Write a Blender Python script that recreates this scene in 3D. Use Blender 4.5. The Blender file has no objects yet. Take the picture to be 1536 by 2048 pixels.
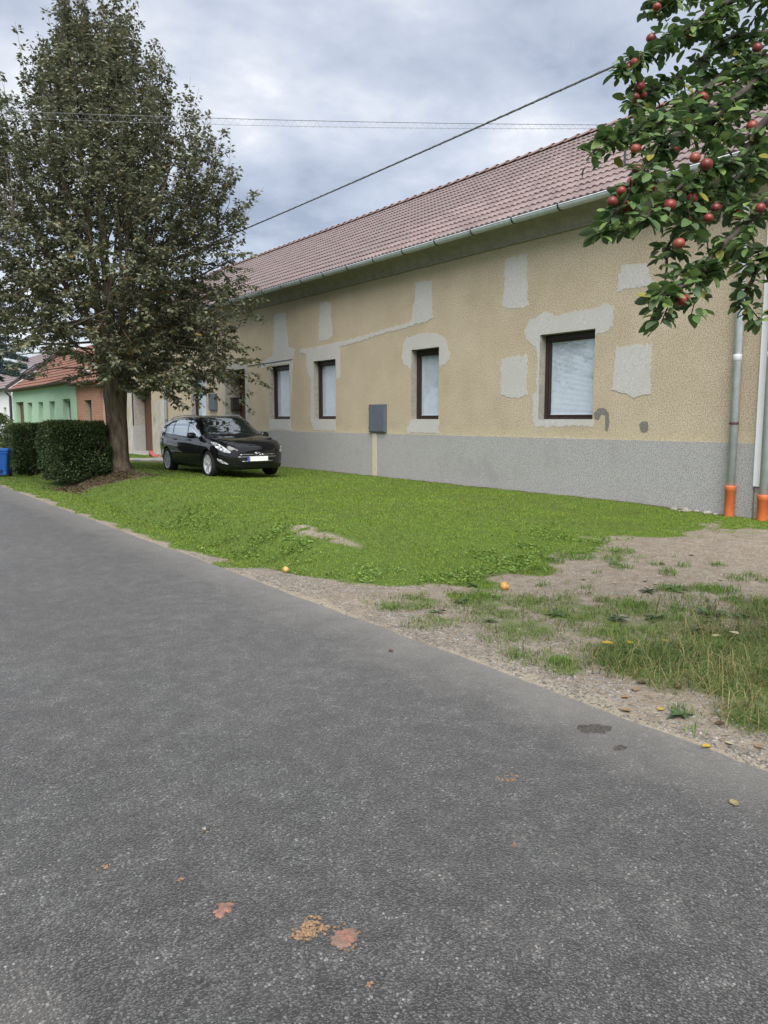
import bpy, bmesh, math, random
import numpy as np
from mathutils import Vector, Matrix, geometry

random.seed(11)
RNG = np.random.default_rng(11)
SC = bpy.context.scene
COL = SC.collection
R = math.radians

# ---------------------------------------------------------------- camera
CAM_H = 1.6
F_PX, CX, CY = 1540.0, 768.0, 1024.0          # photograph is 1536 x 2048
PITCH, YAW = R(6.887), R(35.976)
cam_d = bpy.data.cameras.new('camera')
cam_d.sensor_fit = 'VERTICAL'
cam_d.sensor_height = 24.0
cam_d.lens = 24.0 * F_PX / 2048.0
cam_d.clip_start = 0.05
cam_d.clip_end = 3000
cam = bpy.data.objects.new('camera', cam_d)
COL.objects.link(cam)
cam.location = (0, 0, CAM_H)
cam.rotation_euler = (R(90) - PITCH, 0, -YAW)
SC.camera = cam

# ---------------------------------------------------------------- world, sun, exposure
EXPO = 1.85
SUN_EL, SUN_AZ = R(50), R(218)       # azimuth clockwise from +Y: over the street, behind the camera
SC.view_settings.view_transform = 'Standard'
SC.view_settings.look = 'None'
SC.view_settings.gamma = 1.0
SC.view_settings.use_curve_mapping = False
SC.view_settings.exposure = EXPO
SC.render.film_transparent = False
SC.cycles.max_bounces = 8
SC.cycles.transparent_max_bounces = 24
SC.cycles.caustics_reflective = False
SC.cycles.caustics_refractive = False
SC.cycles.use_denoising = True

def make_world():
    w = bpy.data.worlds.new('World')
    SC.world = w
    w.use_nodes = True
    nt = w.node_tree
    nt.nodes.clear()
    N, L = nt.nodes.new, nt.links.new
    out = N('ShaderNodeOutputWorld')
    bg = N('ShaderNodeBackground')
    sky = N('ShaderNodeTexSky')
    sky.sky_type = 'NISHITA'
    sky.sun_disc = False
    sky.sun_elevation = SUN_EL
    sky.sun_rotation = SUN_AZ
    sc = N('ShaderNodeVectorMath'); sc.operation = 'SCALE'; sc.inputs[3].default_value = 0.10
    L(sky.outputs[0], sc.inputs[0])
    tc = N('ShaderNodeTexCoord')
    sep = N('ShaderNodeSeparateXYZ')
    L(tc.outputs['Generated'], sep.inputs[0])
    # project the view direction on a flat cloud deck
    ab = N('ShaderNodeMath'); ab.operation = 'ABSOLUTE'; L(sep.outputs[2], ab.inputs[0])
    ad = N('ShaderNodeMath'); ad.operation = 'ADD'; ad.inputs[1].default_value = 0.16; L(ab.outputs[0], ad.inputs[0])
    dx = N('ShaderNodeMath'); dx.operation = 'DIVIDE'; L(sep.outputs[0], dx.inputs[0]); L(ad.outputs[0], dx.inputs[1])
    dy = N('ShaderNodeMath'); dy.operation = 'DIVIDE'; L(sep.outputs[1], dy.inputs[0]); L(ad.outputs[0], dy.inputs[1])
    cb = N('ShaderNodeCombineXYZ'); L(dx.outputs[0], cb.inputs[0]); L(dy.outputs[0], cb.inputs[1])
    n1 = N('ShaderNodeTexNoise'); n1.inputs['Scale'].default_value = 0.95; n1.inputs['Detail'].default_value = 6
    n1.inputs['Roughness'].default_value = 0.52; n1.inputs['Distortion'].default_value = 0.35
    off = N('ShaderNodeVectorMath'); off.operation = 'ADD'; off.inputs[1].default_value = (3.1, 0.4, 0)
    L(cb.outputs[0], off.inputs[0]); L(off.outputs[0], n1.inputs['Vector'])
    n2 = N('ShaderNodeTexNoise'); n2.inputs['Scale'].default_value = 4.2; n2.inputs['Detail'].default_value = 8
    n2.inputs['Roughness'].default_value = 0.6; n2.inputs['Distortion'].default_value = 0.2
    L(off.outputs[0], n2.inputs['Vector'])
    mx = N('ShaderNodeMath'); mx.operation = 'MULTIPLY_ADD'; mx.inputs[1].default_value = 0.26
    L(n2.outputs[0], mx.inputs[0])
    m2 = N('ShaderNodeMath'); m2.operation = 'MULTIPLY'; m2.inputs[1].default_value = 0.74
    L(n1.outputs[0], m2.inputs[0]); L(m2.outputs[0], mx.inputs[2])
    g = 1.0 / (2 ** EXPO)
    cr = N('ShaderNodeValToRGB')
    e = cr.color_ramp.elements
    e[0].position = 0.37; e[0].color = (0.37 * g, 0.42 * g, 0.53 * g, 1)
    e[1].position = 0.69; e[1].color = (1.35 * g, 1.35 * g, 1.35 * g, 1)
    for p, c in ((0.43, (0.50, 0.55, 0.665)), (0.50, (0.62, 0.67, 0.775)), (0.575, (0.82, 0.85, 0.91))):
        k = e.new(p); k.color = (c[0] * g, c[1] * g, c[2] * g, 1)
    L(mx.outputs[0], cr.inputs[0])
    mixc = N('ShaderNodeMix'); mixc.data_type = 'RGBA'
    mixc.inputs[0].default_value = 0.93
    L(sc.outputs[0], mixc.inputs[6]); L(cr.outputs[0], mixc.inputs[7])
    L(mixc.outputs[2], bg.inputs[0])
    bg.inputs[1].default_value = 1.0
    L(bg.outputs[0], out.inputs[0])
make_world()

sun_d = bpy.data.lights.new('sun', 'SUN')
sun_d.energy = 1.5
sun_d.angle = R(50)
sun_d.color = (1.0, 0.965, 0.91)
sun = bpy.data.objects.new('sun', sun_d)
COL.objects.link(sun)
sdir = Vector((math.sin(SUN_AZ) * math.cos(SUN_EL), math.cos(SUN_AZ) * math.cos(SUN_EL), math.sin(SUN_EL)))
sun.rotation_euler = (-sdir).to_track_quat('-Z', 'Y').to_euler()
sun.location = (-5, -5, 20)

# ---------------------------------------------------------------- helpers
FWD = np.array([math.sin(YAW), math.cos(YAW)])
RGT = np.array([math.cos(YAW), -math.sin(YAW)])
def at(px, py, dist):
    """point seen in the photograph at (px,py) at an optical distance dist"""
    yu = CY - py
    f = F_PX * math.cos(PITCH) + yu * math.sin(PITCH)
    v = yu * math.cos(PITCH) - F_PX * math.sin(PITCH)
    h = f * FWD + (px - CX) * RGT
    t = dist / F_PX
    return np.array([h[0] * t, h[1] * t, CAM_H + v * t])

def vnoise(x, y, seed=0):
    x = np.asarray(x, float); y = np.asarray(y, float)
    xi = np.floor(x).astype(np.int64); yi = np.floor(y).astype(np.int64)
    fx = x - xi; fy = y - yi
    fx = fx * fx * (3 - 2 * fx); fy = fy * fy * (3 - 2 * fy)
    def hsh(a, b):
        h = (a * 374761393 + b * 668265263 + seed * 974634777) & 0x7fffffff
        h = ((h ^ (h >> 13)) * 1274126177) & 0x7fffffff
        return ((h ^ (h >> 16)) & 0xffff) / 65535.0
    a = hsh(xi, yi); b = hsh(xi + 1, yi); c = hsh(xi, yi + 1); d = hsh(xi + 1, yi + 1)
    return (a * (1 - fx) + b * fx) * (1 - fy) + (c * (1 - fx) + d * fx) * fy
def fbm(x, y, seed=0, oct=3):
    s = 0; a = .5
    for o in range(oct):
        s = s + a * vnoise(np.asarray(x) * 2 ** o, np.asarray(y) * 2 ** o, seed + o * 7); a *= .5
    return s / (1 - .5 ** oct)
def sstep(a, b, x):
    t = np.clip((np.asarray(x, float) - a) / (b - a), 0, 1)
    return t * t * (3 - 2 * t)

def tag(o, label=None, cat=None, group=None, kind=None):
    if label: o['label'] = label
    if cat: o['category'] = cat
    if group: o['group'] = group
    if kind: o['kind'] = kind
    return o
def setparent(o, p):
    """meshes are written in world coordinates; parents are never rotated unless built local"""
    o.parent = p
    q = p; m = Matrix.Identity(4)
    chain = []
    while q is not None:
        chain.append(q); q = q.parent
    for q in reversed(chain):
        m = m @ q.matrix_parent_inverse @ q.matrix_basis if q.parent else q.matrix_basis.copy()
    o.matrix_parent_inverse = m.inverted()
def link(name, me, mat=None, parent=None, local=False):
    o = bpy.data.objects.new(name, me)
    COL.objects.link(o)
    if mat and me is not None and not me.materials: me.materials.append(mat)
    if parent is not None:
        if local: o.parent = parent
        else: setparent(o, parent)
    return o
def empty(name, loc, rz=0.0):
    o = bpy.data.objects.new(name, None)
    o.empty_display_size = 0.2
    COL.objects.link(o)
    o.location = loc; o.rotation_euler = (0, 0, rz)
    return o

class MB:
    """collects shapes into one mesh"""
    def __init__(s): s.v = []; s.f = []
    def add(s, v, f):
        n = len(s.v); s.v.extend([tuple(p) for p in v]); s.f.extend([tuple(i + n for i in q) for q in f]); return s
    def box(s, a, b, M=None):
        x0, y0, z0 = a; x1, y1, z1 = b
        v = [(x0, y0, z0), (x1, y0, z0), (x1, y1, z0), (x0, y1, z0), (x0, y0, z1), (x1, y0, z1), (x1, y1, z1), (x0, y1, z1)]
        if M is not None: v = [tuple(M @ Vector(p)) for p in v]
        return s.add(v, [(0, 3, 2, 1), (4, 5, 6, 7), (0, 1, 5, 4), (1, 2, 6, 5), (2, 3, 7, 6), (3, 0, 4, 7)])
    def cbox(s, a, b, c=.006, M=None):
        """box with chamfered edges"""
        bm = bmesh.new()
        bmesh.ops.create_cube(bm, size=1)
        for v in bm.verts:
            v.co = Vector([(a[i] + b[i]) / 2 + v.co[i] * (b[i] - a[i]) for i in range(3)])
        bmesh.ops.bevel(bm, geom=bm.edges[:], offset=c, segments=1, affect='EDGES')
        if M is not None: bm.transform(M)
        bm.verts.index_update()
        s.add([v.co[:] for v in bm.verts], [[v.index for v in f.verts] for f in bm.faces]); bm.free()
        return s
    def tube(s, pts, rad, n=8, caps=True):
        pts = [Vector(p) for p in pts]
        if not hasattr(rad, '__len__'): rad = [rad] * len(pts)
        base = len(s.v); ref = None
        for i, p in enumerate(pts):
            d = (pts[min(i + 1, len(pts) - 1)] - pts[max(i - 1, 0)])
            if d.length < 1e-9: d = Vector((0, 0, 1))
            d.normalize()
            if ref is None:
                ref = d.orthogonal().normalized()
            ref = (ref - d * ref.dot(d))
            ref = ref.normalized() if ref.length > 1e-6 else d.orthogonal().normalized()
            q = d.cross(ref)
            for k in range(n):
                a = 2 * math.pi * k / n
                s.v.append(tuple(p + (ref * math.cos(a) + q * math.sin(a)) * rad[i]))
        for i in range(len(pts) - 1):
            for k in range(n):
                a = base + i * n + k; b = base + i * n + (k + 1) % n
                s.f.append((a, b, b + n, a + n))
        if caps:
            s.f.append(tuple(base + k for k in reversed(range(n))))
            e = base + (len(pts) - 1) * n
            s.f.append(tuple(e + k for k in range(n)))
        return s
    def lathe(s, prof, n=16, M=None):
        """profile [(r,z)] around local Z"""
        base = len(s.v)
        for r, z in prof:
            for k in range(n):
                a = 2 * math.pi * k / n
                p = Vector((r * math.cos(a), r * math.sin(a), z))
                s.v.append(tuple(M @ p if M is not None else p))
        for i in range(len(prof) - 1):
            for k in range(n):
                a = base + i * n + k; b = base + i * n + (k + 1) % n
                s.f.append((a, b, b + n, a + n))
        if prof[0][0] > 1e-6: s.f.append(tuple(base + k for k in reversed(range(n))))
        if prof[-1][0] > 1e-6: s.f.append(tuple(base + (len(prof) - 1) * n + k for k in range(n)))
        return s
    def mesh(s, name, smooth=False):
        me = bpy.data.meshes.new(name)
        me.from_pydata(s.v, [], s.f)
        me.update()
        if smooth: me.polygons.foreach_set('use_smooth', [True] * len(me.polygons))
        return me
    def build(s, name, mat, parent=None, smooth=False, local=False):
        return link(name, s.mesh(name, smooth), mat, parent, local)

def np_mesh(name, V, F, tint=None, smooth=False):
    V = np.ascontiguousarray(V, np.float32).reshape(-1, 3)
    F = np.ascontiguousarray(F, np.int32)
    k = F.shape[1]
    me = bpy.data.meshes.new(name)
    me.vertices.add(len(V)); me.vertices.foreach_set('co', V.ravel())
    me.loops.add(F.size); me.loops.foreach_set('vertex_index', F.ravel())
    me.polygons.add(len(F))
    me.polygons.foreach_set('loop_start', np.arange(0, F.size, k, dtype=np.int32))
    me.polygons.foreach_set('loop_total', np.full(len(F), k, np.int32))
    if smooth: me.polygons.foreach_set('use_smooth', np.ones(len(F), bool))
    me.update(calc_edges=True)
    if tint is not None:
        a = me.attributes.new('tint', 'FLOAT_COLOR', 'POINT')
        c = np.ones((len(V), 4), np.float32); c[:, :3] = tint
        a.data.foreach_set('color', c.ravel())
    return me

# ---------------------------------------------------------------- materials
MATS = {}
def mat(name, c1, c2=None, scale=8.0, detail=5, rough=.7, spec=.4, metal=0.0, bump=0.0, bscale=None, bdist=.01,
        lo=.35, hi=.65, c3=None, scale3=.7, lo3=.45, hi3=.65, rand=0.0, tint=False, transl=0.0, coat=0.0, ior=None, stretch=None, dark=None):
    if name in MATS: return MATS[name]
    m = bpy.data.materials.new(name); MATS[name] = m
    m.use_nodes = True
    nt = m.node_tree; N = nt.nodes.new; L = nt.links.new
    bs = nt.nodes['Principled BSDF']; out = nt.nodes['Material Output']
    tc = N('ShaderNodeTexCoord')
    vec = tc.outputs['Object']
    if stretch:
        mp = N('ShaderNodeMapping'); mp.inputs['Scale'].default_value = stretch
        L(vec, mp.inputs[0]); vec = mp.outputs[0]
    def noise(sc, det):
        n = N('ShaderNodeTexNoise'); n.inputs['Scale'].default_value = sc; n.inputs['Detail'].default_value = det
        n.inputs['Roughness'].default_value = .6
        L(vec, n.inputs['Vector']); return n.outputs[0]
    def ramp(src, lo, hi, a, b):
        r = N('ShaderNodeValToRGB'); e = r.color_ramp.elements
        e[0].position = lo; e[1].position = hi
        e[0].color = (*a, 1); e[1].color = (*b, 1)
        L(src, r.inputs[0]); return r.outputs[0]
    if c2 is None: c2 = tuple(x * .8 for x in c1)
    col = ramp(noise(scale, detail), lo, hi, c2, c1)
    if c3 is not None:
        mx = N('ShaderNodeMix'); mx.data_type = 'RGBA'
        L(ramp(noise(scale3, 5), lo3, hi3, (0, 0, 0), (1, 1, 1)), mx.inputs[0])
        L(col, mx.inputs[6]); mx.inputs[7].default_value = (*c3, 1); col = mx.outputs[2]
    def mul(col, src):
        mx = N('ShaderNodeMix'); mx.data_type = 'RGBA'; mx.blend_type = 'MULTIPLY'; mx.inputs[0].default_value = 1
        L(col, mx.inputs[6]); L(src, mx.inputs[7]); return mx.outputs[2]
    if tint:
        at_ = N('ShaderNodeAttribute'); at_.attribute_name = 'tint'
        col = mul(col, at_.outputs[0])
    if rand:
        oi = N('ShaderNodeObjectInfo')
        mr = N('ShaderNodeMapRange'); mr.inputs[3].default_value = 1 - rand; mr.inputs[4].default_value = 1 + rand
        L(oi.outputs['Random'], mr.inputs[0])
        col = mul(col, mr.outputs[0])
    L(col, bs.inputs['Base Color'])
    bs.inputs['Roughness'].default_value = rough
    bs.inputs['Specular IOR Level'].default_value = spec
    bs.inputs['Metallic'].default_value = metal
    if coat: bs.inputs['Coat Weight'].default_value = coat; bs.inputs['Coat Roughness'].default_value = .03
    if ior: bs.inputs['IOR'].default_value = ior
    if bump:
        b = N('ShaderNodeBump'); b.inputs['Strength'].default_value = bump; b.inputs['Distance'].default_value = bdist
        L(noise(bscale or scale * 3, 6), b.inputs['Height']); L(b.outputs[0], bs.inputs['Normal'])
    if transl:
        tr = N('ShaderNodeBsdfTranslucent'); L(col, tr.inputs[0])
        ms = N('ShaderNodeMixShader'); ms.inputs[0].default_value = transl
        L(bs.outputs[0], ms.inputs[1]); L(tr.outputs[0], ms.inputs[2]); L(ms.outputs[0], out.inputs[0])
    return m

def asphalt_material():
    m = bpy.data.materials.new('asphalt'); m.use_nodes = True
    nt = m.node_tree; N = nt.nodes.new; L = nt.links.new
    bs = nt.nodes['Principled BSDF']
    tc = N('ShaderNodeTexCoord'); vec = tc.outputs['Object']
    def noise(sc, det=5, rg=.6):
        n = N('ShaderNodeTexNoise'); n.inputs['Scale'].default_value = sc; n.inputs['Detail'].default_value = det
        n.inputs['Roughness'].default_value = rg; L(vec, n.inputs['Vector']); return n
    def math_(op, a, b):
        k = N('ShaderNodeMath'); k.operation = op
        for i, q in enumerate((a, b)):
            if isinstance(q, (int, float)): k.inputs[i].default_value = q
            else: L(q, k.inputs[i])
        return k.outputs[0]
    def ramp(src, *stops):
        r = N('ShaderNodeValToRGB'); e = r.color_ramp.elements
        while len(e) < len(stops): e.new(.5)
        for k, (p, c) in enumerate(stops):
            e[k].position = p; e[k].color = (*c, 1) if hasattr(c, '__len__') else (c, c, c, 1)
        L(src, r.inputs[0]); return r.outputs[0]
    def mix(fac, a, b, bt='MIX'):
        k = N('ShaderNodeMix'); k.data_type = 'RGBA'; k.blend_type = bt
        if isinstance(fac, (int, float)): k.inputs[0].default_value = fac
        else: L(fac, k.inputs[0])
        for i, q in ((6, a), (7, b)):
            if hasattr(q, '__len__'): k.inputs[i].default_value = (*q, 1)
            else: L(q, k.inputs[i])
        return k.outputs[2]
    # warp a little so that the stones are not perfect cells
    wn = noise(60, 3)
    wm = N('ShaderNodeVectorMath'); wm.operation = 'MULTIPLY_ADD'
    L(wn.outputs['Color'], wm.inputs[0]); wm.inputs[1].default_value = (.006, .006, 0); L(vec, wm.inputs[2])
    def voro(sc, feat='F1'):
        v = N('ShaderNodeTexVoronoi'); v.feature = feat; v.inputs['Scale'].default_value = sc
        L(wm.outputs[0], v.inputs['Vector']); return v
    v1 = voro(92); v2 = voro(210); v3 = voro(52)
    s1 = N('ShaderNodeSeparateColor'); L(v1.outputs['Color'], s1.inputs[0])
    s2 = N('ShaderNodeSeparateColor'); L(v2.outputs['Color'], s2.inputs[0])
    s3 = N('ShaderNodeSeparateColor'); L(v3.outputs['Color'], s3.inputs[0])
    # stones standing in bitumen
    stone1 = ramp(s1.outputs[0], (.0, (.009, .009, .0095)), (.40, (.023, .0232, .0235)), (.72, (.052, .0522, .0525)), (.92, (.10, .10, .098)), (1, (.24, .237, .23)))
    stone2 = ramp(s2.outputs[1], (.0, (.006, .006, .0065)), (.6, (.014, .0142, .0145)), (.93, (.036, .036, .036)), (1, (.22, .215, .21)))
    edge1 = ramp(v1.outputs['Distance'], (.34, 1.0), (.56, 0.0))
    big = ramp(s3.outputs[2], (.80, 0.0), (.84, 1.0))
    edge3 = ramp(v3.outputs['Distance'], (.22, 1.0), (.42, 0.0))
    col = mix(edge1, stone2, stone1)
    col = mix(math_('MULTIPLY', big, edge3), col, ramp(s3.outputs[0], (0, (.02, .0205, .021)), (1, (.105, .105, .104))))
    # hue of single stones
    hue = mix(s1.outputs[2], (1.08, 1.0, .95), (.93, 1.0, 1.06))
    col = mix(1.0, col, hue, 'MULTIPLY')
    # worn / dusty fields, greener damp fields, darker tracks
    n_big = noise(.55, 5); n_mid = noise(2.3, 6)
    worn = ramp(n_big.outputs[0], (.40, 0.0), (.60, 1.0))
    col = mix(math_('MULTIPLY', worn, .5), col, mix(.5, (.066, .064, .062), mix(1.0, col, (1.9, 1.88, 1.86), 'MULTIPLY')))
    green = ramp(noise(.9, 4).outputs['Color'], (.52, 0.0), (.7, 1.0))
    col = mix(math_('MULTIPLY', green, .6), col, mix(1.0, col, (.86, 1.08, .98), 'MULTIPLY'))
    col = mix(ramp(n_mid.outputs[0], (.5, 0.0), (.75, .35)), col, mix(1.0, col, (.62, .62, .64), 'MULTIPLY'))
    fine = ramp(noise(7.0, 5).outputs[0], (.36, (.5, .5, .5)), (.5, (.88, .88, .88)), (.66, (1.42, 1.41, 1.39)))
    col = mix(1.0, col, fine, 'MULTIPLY')
    # long darker tracks and polished strips along the road
    mp = N('ShaderNodeMapping'); mp.inputs['Scale'].default_value = (1.0, .10, 1); L(vec, mp.inputs[0])
    tr = N('ShaderNodeTexNoise'); tr.inputs['Scale'].default_value = 1.7; tr.inputs['Detail'].default_value = 4; L(mp.outputs[0], tr.inputs['Vector'])
    col = mix(ramp(tr.outputs[0], (.48, 0.0), (.66, .55)), col, mix(1.0, col, (.66, .66, .66), 'MULTIPLY'))
    # fine hair cracks
    vc = N('ShaderNodeTexVoronoi'); vc.feature = 'DISTANCE_TO_EDGE'; vc.inputs['Scale'].default_value = .42
    wv = N('ShaderNodeVectorMath'); wv.operation = 'MULTIPLY_ADD'; L(noise(1.4, 6).outputs['Color'], wv.inputs[0]); wv.inputs[1].default_value = (1.1, 1.1, 0); L(vec, wv.inputs[2])
    L(wv.outputs[0], vc.inputs['Vector'])
    ck = math_('MULTIPLY', ramp(vc.outputs['Distance'], (.0015, 1.0), (.005, 0.0)), ramp(n_big.outputs[0], (.50, 0.0), (.56, .75)))
    col = mix(ck, col, (.010, .010, .010))
    # sand blown in from the verge (right edge at x = 3.4) and the far edge
    sep = N('ShaderNodeSeparateXYZ'); L(vec, sep.inputs[0])
    ex = math_('ADD', sep.outputs[0], math_('MULTIPLY', math_('SUBTRACT', n_mid.outputs[0], .5), .9))
    dust = ramp(ex, (0.0, 0.0), (1.0, 1.0))
    mr = N('ShaderNodeMapRange'); mr.inputs[1].default_value = 2.75; mr.inputs[2].default_value = 3.55; L(ex, mr.inputs[0])
    col = mix(math_('MULTIPLY', mr.outputs[0], .62), col, (.19, .178, .16))
    # dusty spot at the left margin
    dp_ = N('ShaderNodeVectorMath'); dp_.operation = 'DISTANCE'; L(vec, dp_.inputs[0]); dp_.inputs[1].default_value = (.12, 2.1, 0)
    dd = math_('ADD', dp_.outputs['Value'], math_('MULTIPLY', math_('SUBTRACT', n_mid.outputs[0], .5), .5))
    mr2 = N('ShaderNodeMapRange'); mr2.inputs[1].default_value = .42; mr2.inputs[2].default_value = .18; L(dd, mr2.inputs[0])
    col = mix(math_('MULTIPLY', mr2.outputs[0], .38), col, mix(.5, (.15, .14, .125), mix(1.0, col, (2.2, 2.1, 2.0), 'MULTIPLY')))
    L(col, bs.inputs['Base Color'])
    bs.inputs['Roughness'].default_value = .55
    bs.inputs['Specular IOR Level'].default_value = .5
    bs.inputs['Sheen Weight'].default_value = .21; bs.inputs['Sheen Roughness'].default_value = .45; bs.inputs['Sheen Tint'].default_value = (1.0, .985, .96, 1)
    b = N('ShaderNodeBump'); b.inputs['Strength'].default_value = 1.0; b.inputs['Distance'].default_value = .0045
    hgt = math_('ADD', math_('MULTIPLY', edge1, math_('ADD', s1.outputs[1], .3)), math_('MULTIPLY', v2.outputs['Distance'], -.5))
    L(hgt, b.inputs['Height']); L(b.outputs[0], bs.inputs['Normal'])
    return m

def ground_material():
    """soil, gravel and sand by the painted 'mask' attribute: R turf, G sand, B leaf litter"""
    m = bpy.data.materials.new('soil'); m.use_nodes = True
    nt = m.node_tree; N = nt.nodes.new; L = nt.links.new
    bs = nt.nodes['Principled BSDF']
    tc = N('ShaderNodeTexCoord'); vec = tc.outputs['Object']
    def noise(sc, det=5):
        n = N('ShaderNodeTexNoise'); n.inputs['Scale'].default_value = sc; n.inputs['Detail'].default_value = det
        n.inputs['Roughness'].default_value = .65; L(vec, n.inputs['Vector']); return n.outputs[0]
    def ramp(src, *stops):
        r = N('ShaderNodeValToRGB'); e = r.color_ramp.elements
        while len(e) < len(stops): e.new(.5)
        for k, (p, c) in enumerate(stops):
            e[k].position = p; e[k].color = (*c, 1) if hasattr(c, '__len__') else (c, c, c, 1)
        L(src, r.inputs[0]); return r.outputs[0]
    def mix(fac, a, b, bt='MIX'):
        k = N('ShaderNodeMix'); k.data_type = 'RGBA'; k.blend_type = bt
        if isinstance(fac, (int, float)): k.inputs[0].default_value = fac
        else: L(fac, k.inputs[0])
        for i, q in ((6, a), (7, b)):
            if hasattr(q, '__len__'): k.inputs[i].default_value = (*q, 1)
            else: L(q, k.inputs[i])
        return k.outputs[2]
    at_ = N('ShaderNodeAttribute'); at_.attribute_name = 'mask'
    sp = N('ShaderNodeSeparateColor'); L(at_.outputs['Color'], sp.inputs[0])
    def edge(src, amt=.5):
        a = N('ShaderNodeMath'); a.operation = 'MULTIPLY_ADD'; a.inputs[1].default_value = amt; L(noise(9, 6), a.inputs[0])
        L(src, a.inputs[2])
        return ramp(a.outputs[0], (.5 + amt * .5 - .18, 0.0), (.5 + amt * .5 + .18, 1.0))
    v = N('ShaderNodeTexVoronoi'); v.inputs['Scale'].default_value = 55; L(vec, v.inputs['Vector'])
    sv = N('ShaderNodeSeparateColor'); L(v.outputs['Color'], sv.inputs[0])
    peb = ramp(sv.outputs[0], (0, (.10, .092, .082)), (.5, (.20, .185, .165)), (.85, (.29, .275, .25)), (1, (.46, .45, .43)))
    dirt = ramp(noise(7, 7), (.3, (.165, .13, .095)), (.7, (.29, .24, .185)))
    dirt = mix(ramp(noise(26, 4), (.45, 0.0), (.62, .8)), dirt, peb)
    sand = ramp(noise(30, 6), (.3, (.20, .172, .132)), (.7, (.33, .287, .225)))
    turf = ramp(noise(18, 6), (.3, (.05, .085, .016)), (.7, (.11, .165, .035)))
    litter = ramp(noise(40, 6), (.35, (.045, .034, .022)), (.68, (.13, .10, .065)))
    col = mix(edge(sp.outputs[1]), dirt, sand)
    col = mix(edge(sp.outputs[0]), col, turf)
    col = mix(edge(sp.outputs[2]), col, litter)
    L(col, bs.inputs['Base Color']); bs.inputs['Roughness'].default_value = .95; bs.inputs['Specular IOR Level'].default_value = .15
    b = N('ShaderNodeBump'); b.inputs['Strength'].default_value = .8; b.inputs['Distance'].default_value = .012
    L(noise(45, 7), b.inputs['Height']); L(b.outputs[0], bs.inputs['Normal'])
    return m

def glass_pane_material():
    m = bpy.data.materials.new('window_glass'); m.use_nodes = True
    nt = m.node_tree; N = nt.nodes.new; L = nt.links.new
    out = nt.nodes['Material Output']; nt.nodes.remove(nt.nodes['Principled BSDF'])
    tr = N('ShaderNodeBsdfTransparent'); tr.inputs[0].default_value = (.93, .96, .97, 1)
    gl = N('ShaderNodeBsdfGlossy'); gl.inputs['Roughness'].default_value = .015
    lw = N('ShaderNodeLayerWeight'); lw.inputs[0].default_value = .5
    pw = N('ShaderNodeMath'); pw.operation = 'POWER'; pw.inputs[1].default_value = 5.0; L(lw.outputs['Facing'], pw.inputs[0])
    fr = N('ShaderNodeMath'); fr.operation = 'MULTIPLY_ADD'; fr.inputs[1].default_value = .88; fr.inputs[2].default_value = .16; L(pw.outputs[0], fr.inputs[0])
    tc = N('ShaderNodeTexCoord'); n = N('ShaderNodeTexNoise'); n.inputs['Scale'].default_value = 1.6
    L(tc.outputs['Object'], n.inputs['Vector'])
    b = N('ShaderNodeBump'); b.inputs['Strength'].default_value = .04; b.inputs['Distance'].default_value = .05
    L(n.outputs[0], b.inputs['Height']); L(b.outputs[0], gl.inputs['Normal'])
    ms = N('ShaderNodeMixShader')
    L(fr.outputs[0], ms.inputs[0]); L(tr.outputs[0], ms.inputs[1]); L(gl.outputs[0], ms.inputs[2]); L(ms.outputs[0], out.inputs[0])
    return m

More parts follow.
